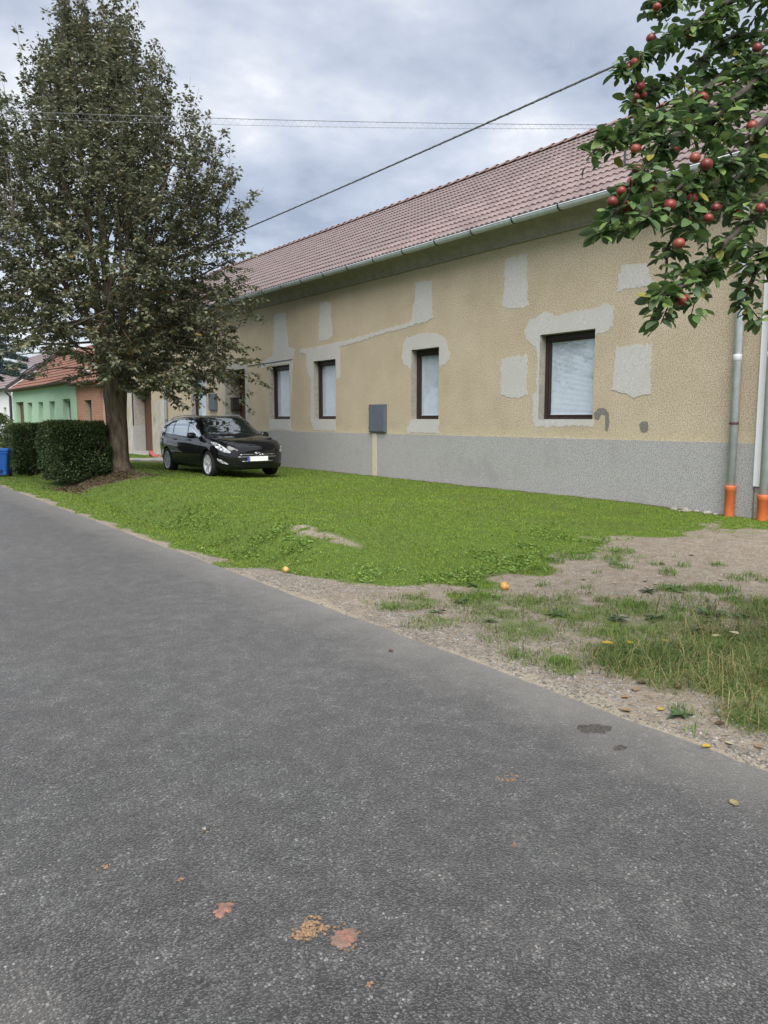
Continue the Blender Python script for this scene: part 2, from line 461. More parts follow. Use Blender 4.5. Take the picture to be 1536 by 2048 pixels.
def plaster_wall_material():
    m = bpy.data.materials.new('tan_pebbledash'); m.use_nodes = True
    nt = m.node_tree; N = nt.nodes.new; L = nt.links.new
    bs = nt.nodes['Principled BSDF']
    tc = N('ShaderNodeTexCoord'); vec = tc.outputs['Object']
    def noise(sc, det=5, st=None):
        n = N('ShaderNodeTexNoise'); n.inputs['Scale'].default_value = sc; n.inputs['Detail'].default_value = det
        n.inputs['Roughness'].default_value = .65
        if st:
            mp = N('ShaderNodeMapping'); mp.inputs['Scale'].default_value = st; L(vec, mp.inputs[0]); L(mp.outputs[0], n.inputs['Vector'])
        else: L(vec, n.inputs['Vector'])
        return n.outputs[0]
    def ramp(src, *stops):
        r = N('ShaderNodeValToRGB'); e = r.color_ramp.elements
        while len(e) < len(stops): e.new(.5)
        for k, (p, c) in enumerate(stops):
            e[k].position = p; e[k].color = (*c, 1) if hasattr(c, '__len__') else (c, c, c, 1)
        L(src, r.inputs[0]); return r.outputs[0]
    def mix(fac, a, b, bt='MIX'):
        k = N('ShaderNodeMix'); k.data_type = 'RGBA'; k.blend_type = bt
        if isinstance(fac, (int, float)): k.inputs[0].default_value = fac
        else: L(fac, k.inputs[0])
        for i, q in ((6, a), (7, b)):
            if hasattr(q, '__len__'): k.inputs[i].default_value = (*q, 1)
            else: L(q, k.inputs[i])
        return k.outputs[2]
    base = ramp(noise(1.1, 6), (.3, (.425, .355, .262)), (.7, (.495, .425, .328)))
    grain = ramp(noise(48, 3), (.36, (.58, .57, .55)), (.5, (1, 1, 1)), (.64, (1.26, 1.25, 1.22)))
    col = mix(1.0, base, grain, 'MULTIPLY')
    col = mix(ramp(noise(.7, 5, (1, .8, .35)), (.5, 0.0), (.75, .4)), col, mix(1.0, col, (.88, .875, .87), 'MULTIPLY'))
    # washed out, flaking strip just above the plinth
    sep = N('ShaderNodeSeparateXYZ'); L(vec, sep.inputs[0])
    a = N('ShaderNodeMath'); a.operation = 'MULTIPLY_ADD'; a.inputs[1].default_value = .55; L(noise(4.5, 6), a.inputs[0]); L(sep.outputs[2], a.inputs[2])
    mr = N('ShaderNodeMapRange'); mr.inputs[1].default_value = 1.72; mr.inputs[2].default_value = 1.5; L(a.outputs[0], mr.inputs[0])
    col = mix(mr.outputs[0], col, ramp(noise(22, 5), (.35, (.40, .33, .22)), (.65, (.56, .49, .36))))
    L(col, bs.inputs['Base Color']); bs.inputs['Roughness'].default_value = .95; bs.inputs['Specular IOR Level'].default_value = .1
    b = N('ShaderNodeBump'); b.inputs['Strength'].default_value = .7; b.inputs['Distance'].default_value = .012
    L(noise(60, 4), b.inputs['Height']); L(b.outputs[0], bs.inputs['Normal'])
    return m
M_ASPH = asphalt_material(); M_SOIL = ground_material(); M_GLASS = glass_pane_material(); M_WALL = plaster_wall_material()

# ================================================================ TERRAIN
ROAD_X = 3.4
def road_edge(y): return ROAD_X + .10 * (fbm(np.asarray(y) * .8, 0.3, 5) - .5) + .05 * (vnoise(np.asarray(y) * 5, 1.7, 9) - .5)
def road_z(x, y):
    t = (x + 1.7) / (float(road_edge(y)) + 1.7)
    return .018 * (1 - (2 * t - 1) ** 2) + .012 * (float(fbm(x * .7, y * .5, 71)) - .5)
def ground_z(x, y):
    x = np.asarray(x, float); y = np.asarray(y, float)
    s = sstep(6.3, 8.6, y) * (1 - .6 * sstep(24, 32, y))
    xc = 4.55 + .115 * (y - 8)
    xf = 4.05 + .05 * (y - 8)
    ditch = -.10 * np.exp(-((x - xf) / .3) ** 2) * s
    bank = sstep(xf - .05, xc + .35, x) * s * (.21 - .15 * sstep(xc + .3, 10.2, x))
    z = .012 + .04 * sstep(5.5, 11, x) + ditch + bank
    hum = np.exp(-((x - (4.6 + .06 * (y - 8))) / .75) ** 2) * s
    z = z + (.035 * (fbm(x * .9, y * .9, 3) - .5) + (.03 + .10 * hum) * (fbm(x * 3.1, y * 3.1, 4) - .5)) * sstep(3.4, 4.2, x)
    z = z + .12 * np.exp(-(((x - 6.02) ** 2 + (y - 19.76) ** 2) / 1.2))
    z = z + .03 * sstep(2.3, 3.6, x) * 0
    zr = -.045
    k = sstep(3.22, 3.46, x)
    z = zr * (1 - k) + z * k
    # other side of the road
    k2 = sstep(-1.55, -1.9, x) if False else np.clip((-1.5 - x) / .4, 0, 1)
    return z * (1 - k2) + .02 * k2

LAWN_X = [3.3, 3.8, 4.0, 4.5, 5.2, 6.0, 7.4, 8.5, 9.6, 10.6, 12]
LAWN_Y = [7.6, 7.0, 5.6, 5.1, 4.95, 5.15, 5.75, 5.85, 5.7, 5.4, 5.3]
BLOBS = [(4.25, 2.95, .42, .9), (4.7, 2.65, .5, 1), (5.2, 2.45, .5, 1), (4.35, 2.35, .38, .95), (3.93, 2.0, .26, .9), (5.7, 2.6, .55, .95), (6.3, 3.0, .45, .85), (5.2, 2.95, .4, .85), (6.9, 2.6, .6, .9),
         (4.1, 1.6, .4, 1), (4.8, 1.8, .6, 1), (6.3, 2.4, .5, .9), (4.0, 2.6, .2, .6)]
STRIP = [(4.3, 4.05, .34, .7), (3.95, 3.95, .22, .55), (4.75, 3.75, .36, .75), (5.6, 3.55, .3, .65), (6.0, 3.75, .25, .55), (4.9, 4.55, .3, .7), (5.3, 4.4, .25, .6), (4.5, 3.15, .4, .8), (3.95, 3.35, .25, .6),
         (4.05, 5.2, .34, .75), (4.6, 4.85, .34, .75), (4.35, 4.4, .32, .66), (4.95, 4.1, .4, .75), (5.45, 3.95, .36, .7), (3.85, 4.55, .22, .6), (3.66, 4.5, .15, .5),
         (5.1, 3.4, .4, .66), (4.6, 3.5, .36, .66), (5.9, 3.35, .25, .5), (3.72, 3.5, .2, .5), (3.75, 3.2, .18, .7), (4.15, 3.6, .25, .5), (6.4, 3.4, .25, .8)]
TUFTS = [(6.59, 3.88, .26, 1), (6.35, 4.05, .16, .9), (5.71, 3.66, .12, 1), (5.85, 3.55, .1, .9), (7.55, 5.64, .22, .8), (6.79, 5.06, .14, .8), (7.1, 5.4, .2, .6), (3.82, 3.29, .12, 1),
         (3.69, 2.3, .1, .8), (3.49, 2.11, .08, .5), (6.27, 4.11, .2, .8), (5.76, 3.36, .15, .7), (6.47, 3.37, .15, .8), (3.75, 5.08, .12, .8), (3.66, 3.56, .12, .6),
         (6.9, 5.75, .3, .6), (8.3, 5.9, .35, .6), (9.4, 5.5, .3, .55), (10.2, 5.6, .3, .7), (8.8, 6.2, .4, .6), (5.48, 3.97, .2, .8), (7.2, 4.0, .15, .7)]
_tr = random.Random(77)
TUFTS += [(_tr.uniform(4.6, 10.4), _tr.uniform(3.3, 5.9), _tr.uniform(.04, .13), _tr.uniform(.5, .95)) for _ in range(70)]
def blobs(lst, x, y, rs=1.0):
    g = np.zeros_like(np.asarray(x, float))
    for bx, by, r, a in lst:
        d = np.hypot(x - bx, y - by) / (r * rs)
        g = np.maximum(g, a * (1 - sstep(.55, 1.15, d)))
    return g
def lawn_cover(x, y):
    x = np.asarray(x, float); y = np.asarray(y, float)
    yb = np.interp(x, LAWN_X, LAWN_Y)
    n = fbm(x * 2.2, y * 2.2, 21) - .5
    g = sstep(-.2, .5, (y - yb) + n * 1.9 - .2)
    e = x - road_edge(y)
    g = g * sstep(-.04, .14, e + n * .45 - .12 * (1 - sstep(5.5, 8, y)))
    # bare heel on the bank
    g = g * (1 - (1.0 * np.exp(-(((x - 4.84) / .17) ** 2 + ((y - 8.3) / .34) ** 2)) + .75 * np.exp(-(((x - 4.95) / .2) ** 2 + ((y - 7.6) / .4) ** 2))) * sstep(.22, .48, fbm(x * 6, y * 6, 35)))
    g = g * (1 - .2 * sstep(.52, .66, fbm(x * 1.1, y * 1.1, 33)))
    # worn edge beside the house wall and leaf litter under the tree
    g = g * (1 - .8 * sstep(11.5, 11.72, x))
    g = g * (1 - litter(x, y))
    g = np.where((y > 26.3) & (y < 28.7), 0, g)
    return np.clip(g, 0, 1)
def litter(x, y):
    d = np.hypot((x - 5.3) / 1.35, (y - 18.9) / 1.2)
    return .72 * (1 - sstep(.55, 1.15, d + .6 * (fbm(np.asarray(x) * 1.8, np.asarray(y) * 1.8, 41) - .5)))
def rough_cover(x, y):
    n = fbm(np.asarray(x) * 4, np.asarray(y) * 4, 51)
    return np.clip(np.maximum(blobs(BLOBS, x, y), blobs(STRIP, x, y) * sstep(.3, .55, n + .1)), 0, 1)

def make_ground():
    xs = np.concatenate([[-600, -200, -60, -20, -8, -4, -2.2, -1.9, -1.5, -1.2], np.arange(-.5, 3.0, .7), np.arange(3.1, 6.3, .08), np.arange(6.3, 12.01, .17),
                         [13, 16, 22, 30, 45, 80, 200, 600]])
    ys = np.concatenate([[-600, -200, -60, -20, -8, -3, 0], np.arange(.9, 9.5, .08), np.arange(9.5, 14, .14), np.arange(14, 30, .25), np.arange(30, 70, 2.5), [80, 100, 140, 250, 600]])
    X, Y = np.meshgrid(xs, ys, indexing='ij')
    Z = ground_z(X, Y)
    V = np.stack([X, Y, Z], -1).reshape(-1, 3)
    nx, ny = X.shape
    I = np.arange(nx * ny).reshape(nx, ny)
    F = np.stack([I[:-1, :-1], I[1:, :-1], I[1:, 1:], I[:-1, 1:]], -1).reshape(-1, 4)
    me = np_mesh('ground', V, F, smooth=True)
    g = np.maximum(lawn_cover(X, Y), rough_cover(X, Y) * .8)
    g = np.maximum(g, blobs(TUFTS, X, Y) * .5)
    far = (X < -1.4) | (Y > 40) | (X > 12) | (Y < -2)
    g = np.where(far, 1.0, g)
    e = X - road_edge(Y)
    n = fbm(X * 2, Y * 2, 61)
    sand = (1 - sstep(.0, .2, e + (n - .5) * .5)) * .85 * (1 - .45 * sstep(6, 9, Y)) * (X > 3)
    bare = np.exp(-(((X - 4.84) / .13) ** 2 + ((Y - 8.3) / .25) ** 2))
    sand = np.maximum(sand, bare * .3)
    li = np.maximum(litter(X, Y), .8 * sstep(11.45, 11.68, X + .25 * (n - .5)) * (Y > 6.4) * (X < 11.9))
    c = np.stack([g, sand, li, np.ones_like(g)], -1).astype(np.float32)
    a = me.attributes.new('mask', 'FLOAT_COLOR', 'POINT')
    a.data.foreach_set('color', c.ravel())
    tag(link('ground', me, M_SOIL), kind='structure')

    # road: a thin slab with a ragged right edge
    yy = np.concatenate([[-120, -40, -12, -4], np.arange(-2, 30, .12), np.arange(30, 60, 2), [80, 110, 160, 250]])
    xr = road_edge(yy)
    t = np.linspace(0, 1, 9)
    XX = -1.7 + (xr[None, :] + 1.7) * t[:, None]
    YY = np.repeat(yy[None, :], 9, 0)
    ZZ = .018 * (1 - (2 * t[:, None] - 1) ** 2) + 0 * YY + .012 * (fbm(XX * .7, YY * .5, 71) - .5)
    ZZ = ZZ - .018 * (t[:, None] > .9) * 0
    V = np.stack([XX, YY, ZZ], -1)
    edge = np.stack([xr + .015, yy, np.full_like(yy, -.06)], -1)[None]
    V = np.concatenate([V, V[-1:].copy(), edge], 0)
    nx, ny = V.shape[:2]
    I = np.arange(nx * ny).reshape(nx, ny)
    I = np.arange(nx * ny).reshape(nx, ny)
    F = np.stack([I[:-1, :-1], I[1:, :-1], I[1:, 1:], I[:-1, 1:]], -1)
    F = np.delete(F, 8, axis=0).reshape(-1, 4)
    tag(link('road', np_mesh('road', V.reshape(-1, 3), F, smooth=True), M_ASPH), kind='structure')

    # concrete drive crossing the verge beyond the hedge, and the slab before the far doorway
    conc = mat('concrete', (.36, .35, .33), (.25, .245, .23), scale=3, rough=.9, bump=.3, bscale=60)
    mb = MB()
    n = 14
    for i in range(n):
        x0 = 3.5 + i * .59; z = float(ground_z(x0 + .3, 27.5))
        mb.box((x0 + .004, 26.45 + .02 * (i % 2), z - .1), (x0 + .586, 28.6, z + .05 + .006 * (i % 3)))
    tag(mb.build('driveway', conc), kind='structure')
    mb = MB().cbox((11.0, 32.6, -.1), (11.735, 37.2, .115), .02)
    tag(mb.build('pavement', conc), kind='structure')
make_ground()

# ================================================================ MAIN HOUSE
D = 11.73                      # street face of the wall
Y0, Y1 = 6.31, 37.0            # right and left end
WIN = [(9.49, 10.85), (13.98, 15.02), (18.46, 19.66), (21.10, 22.42), (27.50, 28.92)]
WZ0, WZ1 = 1.60, 3.26
DOORS = [(24.15, 25.76, .05, 3.29, .62), (33.45, 36.05, .05, 2.98, .64)]   # y0 y1 z0 z1 recess
PLINTH = 1.225
EAVE_Z, RIDGE_X, RIDGE_Z = 5.50, D + 4.5, 8.72
GUT_X = D - .50

m_plinth = mat('grey_speckled_render', (.49, .485, .48), (.20, .198, .197), scale=62, detail=3, rough=.95, spec=.1, bump=.6, bscale=80, c3=(.27, .265, .26), scale3=1.3, lo3=.55, hi3=.85)
m_patch = mat('grey_plaster_patch', (.55, .54, .52), (.40, .39, .375), scale=42, detail=4, rough=.95, spec=.1, bump=.5, bscale=70, c3=(.46, .45, .43), scale3=2.0)
m_patch_dark = mat('dark_cement_patch', (.20, .19, .165), (.14, .135, .12), scale=30, rough=.95, bump=.4, bscale=70)
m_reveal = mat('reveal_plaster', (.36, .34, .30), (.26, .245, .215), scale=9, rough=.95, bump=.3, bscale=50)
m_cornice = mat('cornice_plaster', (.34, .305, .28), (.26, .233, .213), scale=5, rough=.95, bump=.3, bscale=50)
m_wood = mat('brown_window_wood', (.040, .022, .018), (.020, .012, .010), scale=22, rough=.45, spec=.4, stretch=(1, 1, .15), bump=.15)
m_door = mat('brown_door_wood', (.13, .062, .036), (.075, .034, .02), scale=18, rough=.5, stretch=(1, 1, .12), bump=.2)
m_blind = mat('white_blind_slat', (.78, .84, .92), (.70, .76, .85), scale=6, rough=.35, spec=.5)
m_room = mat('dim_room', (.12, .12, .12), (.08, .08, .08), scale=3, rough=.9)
m_gutter = mat('galvanised_metal', (.60, .65, .71), (.48, .52, .575), scale=7, rough=.4, metal=.0, spec=.5, bump=.03, bscale=30)
m_bracket = mat('dark_bracket_metal', (.08, .085, .09), (.05, .05, .055), scale=9, rough=.5, metal=.4)
m_orange = mat('orange_plastic', (.60, .16, .055), (.50, .12, .04), scale=5, rough=.45, c3=(.42, .13, .06), scale3=9, lo3=.6, hi3=.8)
m_tile = mat('roof_tile_concrete', (.245, .185, .178), (.18, .133, .128), scale=14, rough=.55, spec=.5, bump=.15, bscale=60, rand=.17)
m_tile_j = mat('roof_tile_concrete_far', (.25, .188, .18), (.17, .126, .122), scale=5.5, rough=.55, spec=.5, c3=(.19, .155, .15), scale3=.8, lo3=.45, hi3=.7)
m_ridge = mat('ridge_tile_concrete', (.30, .20, .185), (.22, .145, .13), scale=14, rough=.6, rand=.08)
m_boxgrey = mat('grey_box_paint', (.105, .125, .15), (.09, .108, .13), scale=5, rough=.5)

house = empty('street_house', (D, Y0, 0))
tag(house, 'long tan pebbledash house with grey plinth and pinkish tiled roof', 'house')

def wall_with_holes(x, y0, y1, z0, z1, holes, depth, holedepth):
    """front sheet with openings, their reveals, and the solid body behind"""
    mb = MB()
    ys = sorted({y0, y1, *[h[0] for h in holes], *[h[1] for h in holes]})
    for a, b in zip(ys[:-1], ys[1:]):
        hs = sorted([h for h in holes if h[0] <= a + 1e-6 and h[1] >= b - 1e-6], key=lambda h: h[2])
        z = z0
        for h in hs + [None]:
            t = h[2] if h else z1
            if t > z + 1e-6: mb.add([(x, a, z), (x, b, z), (x, b, t), (x, a, t)], [(3, 2, 1, 0)])
            if h: z = h[3]
    # ends, top, back
    xb = x + depth
    mb.add([(x, y0, z0), (xb, y0, z0), (xb, y0, z1), (x, y0, z1)], [(0, 1, 2, 3)])
    mb.add([(x, y1, z0), (xb, y1, z0), (xb, y1, z1), (x, y1, z1)], [(3, 2, 1, 0)])
    mb.add([(xb, y0, z0), (xb, y1, z0), (xb, y1, z1), (xb, y0, z1)], [(0, 1, 2, 3)])
    return mb

holes = [(a, b, WZ0, WZ1) for a, b in WIN] + [(d[0], d[1], d[2], d[3]) for d in DOORS]
wall = wall_with_holes(D, Y0, Y1, -.3, 5.42, holes, 9.0, .2).build('wall', M_WALL, house)
def reveal(y0, y1, z0, z1, dep, m):
    mb = MB()
    a = D - .004; b = D + dep
    for p in ([(a, y0, z0), (b, y0, z0), (b, y0, z1), (a, y0, z1)], [(a, y1, z1), (b, y1, z1), (b, y1, z0), (a, y1, z0)],
              [(a, y0, z1), (b, y0, z1), (b, y1, z1), (a, y1, z1)], [(a, y1, z0), (b, y1, z0), (b, y0, z0), (a, y0, z0)]):
        mb.add(p, [(0, 1, 2, 3)])
    return mb.build('window_reveal' if dep < .4 else 'door_reveal', m, wall)

def shade_slats(y0, y1, z0, z1, x, n, mb):
    for i in range(n):
        z = z0 + (z1 - z0) * (i + .5) / n; h = (z1 - z0) / n
        # each slat: tilted, slightly bowed strip
        mb.add([(x, y0, z - .56 * h), (x, y1, z - .56 * h), (x + .003, y1, z), (x + .003, y0, z), (x + .011, y1, z + .40 * h), (x + .011, y0, z + .40 * h)],
               [(0, 1, 2, 3), (3, 2, 4, 5)])
def window(y0, y1, z0, z1, par, dep=.19, blind=True):
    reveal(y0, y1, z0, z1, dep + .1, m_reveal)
    x = D + dep
    w = empty('window', (x, (y0 + y1) / 2, z0)); setparent(w, par)
    fr = MB(); t = .075
    fr.cbox((x - .03, y0 + .002, z0 + .002), (x + .06, y0 + t, z1 - .002), .006)
    fr.cbox((x - .03, y1 - t, z0 + .002), (x + .06, y1 - .002, z1 - .002), .006)
    fr.cbox((x - .031, y0 + t - .004, z1 - .115), (x + .059, y1 - t + .004, z1 - .003), .006)
    fr.cbox((x - .031, y0 + t - .004, z0 + .003), (x + .059, y1 - t + .004, z0 + .045), .006)
    fr.build('frame', m_wood, w)
    s = MB(); q = .035
    a0, a1, c0, c1 = y0 + t, y1 - t, z0 + .045, z1 - .115
    s.cbox((x - .012, a0 + .002, c0 + .002), (x + .045, a0 + q, c1 - .002), .004)
    s.cbox((x - .012, a1 - q, c0 + .002), (x + .045, a1 - .002, c1 - .002), .004)
    s.cbox((x - .013, a0 + q - .003, c1 - q), (x + .044, a1 - q + .003, c1 - .002), .004)
    s.cbox((x - .013, a0 + q - .003, c0 + .002), (x + .044, a1 - q + .003, c0 + q), .004)
    s.build('sash', m_wood, w)
    MB().add([(x + .012, a0 + q - .008, c0 + q - .008), (x + .012, a1 - q + .008, c0 + q - .008), (x + .012, a1 - q + .008, c1 - q + .008), (x + .012, a0 + q - .008, c1 - q + .008)],
             [(3, 2, 1, 0)]).build('pane', M_GLASS, w)
    mb = MB()
    shade_slats(a0 + q + .006, a1 - q - .006, c0 + q + .02, c1 - q - .025, x + .045, 58, mb)
    mb.cbox((x + .030, a0 + q + .004, c1 - q - .025), (x + .060, a1 - q - .004, c1 - q + .004), .003)
    mb.cbox((x + .038, a0 + q + .004, c0 + q + .002), (x + .056, a1 - q - .004, c0 + q + .018), .003)
    for f in (.12, .88):
        yy = a0 + (a1 - a0) * f
        mb.tube([(x + .041, yy, c0 + q + .01), (x + .041, yy, c1 - q - .01)], .0015, 4)
    b = mb.build('venetian_blind', m_blind, w); b['kind'] = 'stuff'
    mb = MB(); mb.add([(x + .10, y0, z0), (x + .10, y1, z0), (x + .10, y1, z1), (x + .10, y0, z1)], [(3, 2, 1, 0)])  # added dark sheet behind the blind, its colour stands for the unlit room
    mb.build('dark_room_sheet', m_room, w)
for a, b in WIN: window(a, b, WZ0, WZ1, house)

# plinth in two pieces left and right of the doorways
def plinth_piece(a, b):
    mb = MB().box((D - .018, a, -.3), (D + .05, b, PLINTH))
    return mb.build('plinth', m_plinth, house)
for a, b in ((Y0 + .004, 24.15), (25.76, 31.55)): plinth_piece(a, b)
m_whitewash = mat('weathered_whitewash', (.50, .48, .44), (.36, .345, .31), scale=2.2, rough=.95, bump=.3, bscale=60, c3=(.40, .34, .24), scale3=.8, lo3=.5, hi3=.6)
MB().box((D - .012, 31.6, -.3), (D + .05, 33.45, 2.4)).build('whitewashed_pier', m_whitewash, house)
MB().box((D - .012, 36.05, -.3), (D + .05, Y1 - .003, 3.0)).build('whitewashed_pier', m_whitewash, house)
# conduit strip under the meter box
m_cream = mat('cream_render', (.56, .50, .40), (.46, .41, .32), scale=25, rough=.9, bump=.3)
MB().cbox((D - .034, 16.46, -.05), (D - .016, 16.64, PLINTH + .02), .004).build('conduit_strip', m_cream, house)

# repaired patches of plaster
POLYS = {
 'P1': [(11.88, 4.86), (11.74, 4.91), (11.52, 4.89), (11.41, 4.92), (11.25, 4.89), (11.26, 4.39), (11.22, 3.99), (11.18, 3.87), (11.35, 3.85), (11.71, 3.87), (11.94, 3.93), (11.88, 4.27)],
 'P2': [(8.96, 4.32), (8.47, 4.29), (8.31, 3.97), (8.25, 3.91), (8.5, 3.87), (8.74, 3.89), (9.05, 3.87), (9.0, 4.11)],
 'P3': [(11.93, 2.84), (11.61, 2.9), (11.2, 2.9), (11.18, 2.09), (11.44, 2.03), (11.96, 2.09), (11.95, 2.42)],
 'P4': [(9.01, 2.91), (8.27, 2.89), (8.27, 2.27), (8.27, 2.1), (8.22, 2.03), (8.41, 2.0), (8.65, 1.99), (8.89, 2.08), (9.06, 2.14), (9.04, 2.48)],
 'P5': [(11.22, 3.17), (11.29, 3.4), (11.14, 3.59), (10.74, 3.69), (10.55, 3.65), (10.48, 3.59), (9.99, 3.64), (9.63, 3.63), (9.24, 3.7), (9.11, 3.63), (9.1, 3.29), (9.16, 3.21), (9.44, 3.16), (9.485, 3.13), (9.485, 3.265), (10.855, 3.265), (10.855, 1.595), (9.48, 1.595), (9.47, 1.47), (10.15, 1.46), (10.94, 1.43), (11.01, 1.68), (11.01, 2.03), (10.93, 2.18), (10.9, 2.77), (10.99, 3.08)],
 'P6': [(15.42, 3.11), (15.38, 3.41), (15.24, 3.58), (14.69, 3.62), (14.13, 3.6), (13.77, 3.46), (13.59, 3.0), (13.68, 2.89), (13.92, 2.79), (13.975, 2.85), (13.975, 3.265), (15.025, 3.265), (15.025, 2.79), (15.32, 2.96)],
 'P6b': [(15.02, 1.595), (13.97, 1.595), (13.96, 1.26), (15.23, 1.26), (15.11, 1.45)],
 'P7': [(14.88, 4.84), (14.26, 4.81), (14.25, 4.36), (14.23, 4.01), (14.18, 3.91), (14.51, 3.88), (14.79, 3.87), (15.18, 3.81), (16.33, 3.75), (17.24, 3.64), (18.75, 3.55), (20.44, 3.53), (20.43, 3.66), (18.74, 3.67), (17.24, 3.77), (15.86, 3.87), (15.49, 3.9), (15.05, 3.96), (14.97, 4.33), (14.87, 4.43)],
 'P8': [(19.26, 4.88), (18.67, 4.85), (18.68, 4.35), (18.56, 3.93), (18.88, 3.8), (19.34, 3.85), (19.3, 4.41)],
 'P9': [(22.03, 4.84), (21.29, 4.85), (21.18, 4.15), (21.13, 3.79), (20.73, 3.71), (20.87, 3.35), (21.09, 3.29), (22.43, 3.29), (23.06, 3.22), (23.23, 3.36), (22.18, 3.58), (22.06, 4.07)],
 'P10': [(20.08, 3.55), (19.28, 3.68), (18.28, 3.7), (18.18, 2.94), (18.24, 2.74), (18.42, 2.72), (18.455, 3.265), (19.665, 3.265), (19.665, 1.595), (18.46, 1.595), (18.46, 1.26), (19.67, 1.28), (19.84, 1.57), (19.81, 2.74), (20.06, 3.11)],
 'P11': [(22.46, 1.595), (21.1, 1.595), (21.05, 1.25), (22.44, 1.26)],
 'P12': [(21.095, 3.29), (20.87, 3.35), (20.95, 2.48), (21.095, 1.6)],
 'K1': [(9.43, 1.6), (9.46, 1.7), (9.33, 1.81), (9.19, 1.79), (9.11, 1.69), (9.11, 1.49), (9.13, 1.38), (9.2, 1.4), (9.2, 1.66), (9.28, 1.69), (9.35, 1.58)],
 'K2': [(8.27, 1.47), (8.28, 1.4), (8.34, 1.37), (8.4, 1.38), (8.44, 1.43), (8.45, 1.5), (8.41, 1.56), (8.35, 1.57), (8.29, 1.54)],
}
def in_hole(y, z, m=.03):
    for h in holes:
        if h[0] - m < y < h[1] + m and h[2] - m < z < h[3] + m: return True
    return False
def patch(poly, m, lift, jit=.028):
    rr = random.Random(len(poly) * 17 + int(poly[0][0] * 100))
    pts = []
    n = len(poly)
    for i in range(n):
        a = poly[i]; b = poly[(i + 1) % n]
        L_ = math.hypot(b[0] - a[0], b[1] - a[1]); k = max(1, int(L_ / .05))
        for j in range(k):
            t = j / k; y = a[0] + (b[0] - a[0]) * t; z = a[1] + (b[1] - a[1]) * t
            if not in_hole(y, z): y += rr.uniform(-jit, jit); z += rr.uniform(-jit, jit)
            pts.append((y, z))
    # robust triangulation of the (concave) outline
    vv, ee, ff, *_ = geometry.delaunay_2d_cdt([Vector(p) for p in pts], [], [list(range(len(pts)))], 1, 1e-5)
    nv = len(vv)
    V = [(D - lift, p.x, p.y) for p in vv] + [(D + .002, p.x, p.y) for p in vv]
    F = []; cnt = {}
    for f in ff:
        f = list(f)
        ar = sum(vv[f[i]].x * vv[f[(i + 1) % 3]].y - vv[f[(i + 1) % 3]].x * vv[f[i]].y for i in range(3))
        if ar > 0: f = f[::-1]
        F.append(tuple(f))
        for i in range(3): cnt[(f[i], f[(i + 1) % 3])] = 1
    for (i, j) in list(cnt):
        if (j, i) not in cnt: F.append((j, i, i + nv, j + nv))
    me = bpy.data.meshes.new('plaster_patch'); me.from_pydata(V, [], F); me.update()
    link('plaster_patch', me, m, wall)
for i, (k, p) in enumerate(POLYS.items()):
    patch(p, m_patch_dark if k[0] == 'K' else m_patch, .004 + .0012 * (i % 4), .012 if k[0] == 'K' else .028)

# thin cable clipped to the wall above the door
MB().tube([(D - .012, 20.9, 3.40), (D - .012, 24.0, 3.37), (D - .012, 27.0, 3.39), (D - .012, 31.0, 3.42)], .010, 5).build('wall_cable', m_bracket, house)

# doorways
def doorway(k):
    y0, y1, z0, z1, dep = DOORS[k]
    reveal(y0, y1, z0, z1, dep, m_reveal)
    d = empty('door', (D + dep, (y0 + y1) / 2, z0)); setparent(d, house)
    mb = MB(); n = 6
    x = D + dep - .05
    for i in range(n):
        a = y0 + .07 + (y1 - y0 - .14) * i / n; b = y0 + .07 + (y1 - y0 - .14) * (i + 1) / n
        MB().cbox((x, a + .003, z0 + .02), (x + .04, b - .003, z1 - .08), .006).build('plank', m_door, d)
    MB().cbox((x - .02, y0 + .002, z0), (x + .05, y0 + .07, z1 - .002), .006).cbox((x - .02, y1 - .07, z0), (x + .05, y1 - .002, z1 - .002), .006) \
        .cbox((x - .021, y0 + .066, z1 - .08), (x + .05, y1 - .066, z1 - .003), .006).build('door_frame', m_door, d)
    MB().tube([(x - .01, y0 + .2, z0 + 1.05), (x - .06, y0 + .2, z0 + 1.05), (x - .06, y0 + .32, z0 + 1.05)], .01, 6).build('door_handle', m_gutter, d)
    # step
    MB().cbox((D - .25 if k == 0 else D - .02, y0 + .03, z0 - .2), (x, y1 - .03, z0 + (.10 if k == 0 else .07)), .01).build('door_step', mat('concrete', (1, 1, 1)), house)
doorway(0); doorway(1)
# plaster surrounds standing proud of the near doorway
m_sur = mat('door_surround_plaster', (.40, .385, .35), (.31, .30, .27), scale=12, rough=.95, bump=.3)
MB().box((D - .022, 23.92, PLINTH), (D + .01, 24.148, 3.52)).build('door_surround', m_sur, house)
MB().box((D - .022, 25.762, PLINTH), (D + .01, 26.0, 3.52)).build('door_surround', m_sur, house)
MB().box((D - .021, 24.152, 3.292), (D + .01, 25.758, 3.52)).build('door_surround', m_sur, house)
# grey lower half of the deep far reveal
MB().box((D - .002, 36.035, .05), (D + .58, 36.052, 1.3)).build('reveal_plinth', m_plinth, house)

# cornice: ledge and cove up to the eave
prof = [(D - .002, 5.14), (D - .055, 5.145), (D - .06, 5.17), (D - .05, 5.185), (D - .085, 5.26), (D - .16, 5.35), (D - .30, 5.42), (D - .40, 5.435), (D - .40, 5.50), (D + .1, 5.50)]
mb = MB(); v = [(x, Y0 + .002, z) for x, z in prof] + [(x, Y1 - .002, z) for x, z in prof]; n = len(prof)
mb.add(v, [(i, i + n, i + n + 1, i + 1) for i in range(n - 1)] + [tuple(range(n)), tuple(range(2 * n - 1, n - 1, -1))])
mb.build('cornice', m_cornice, house)

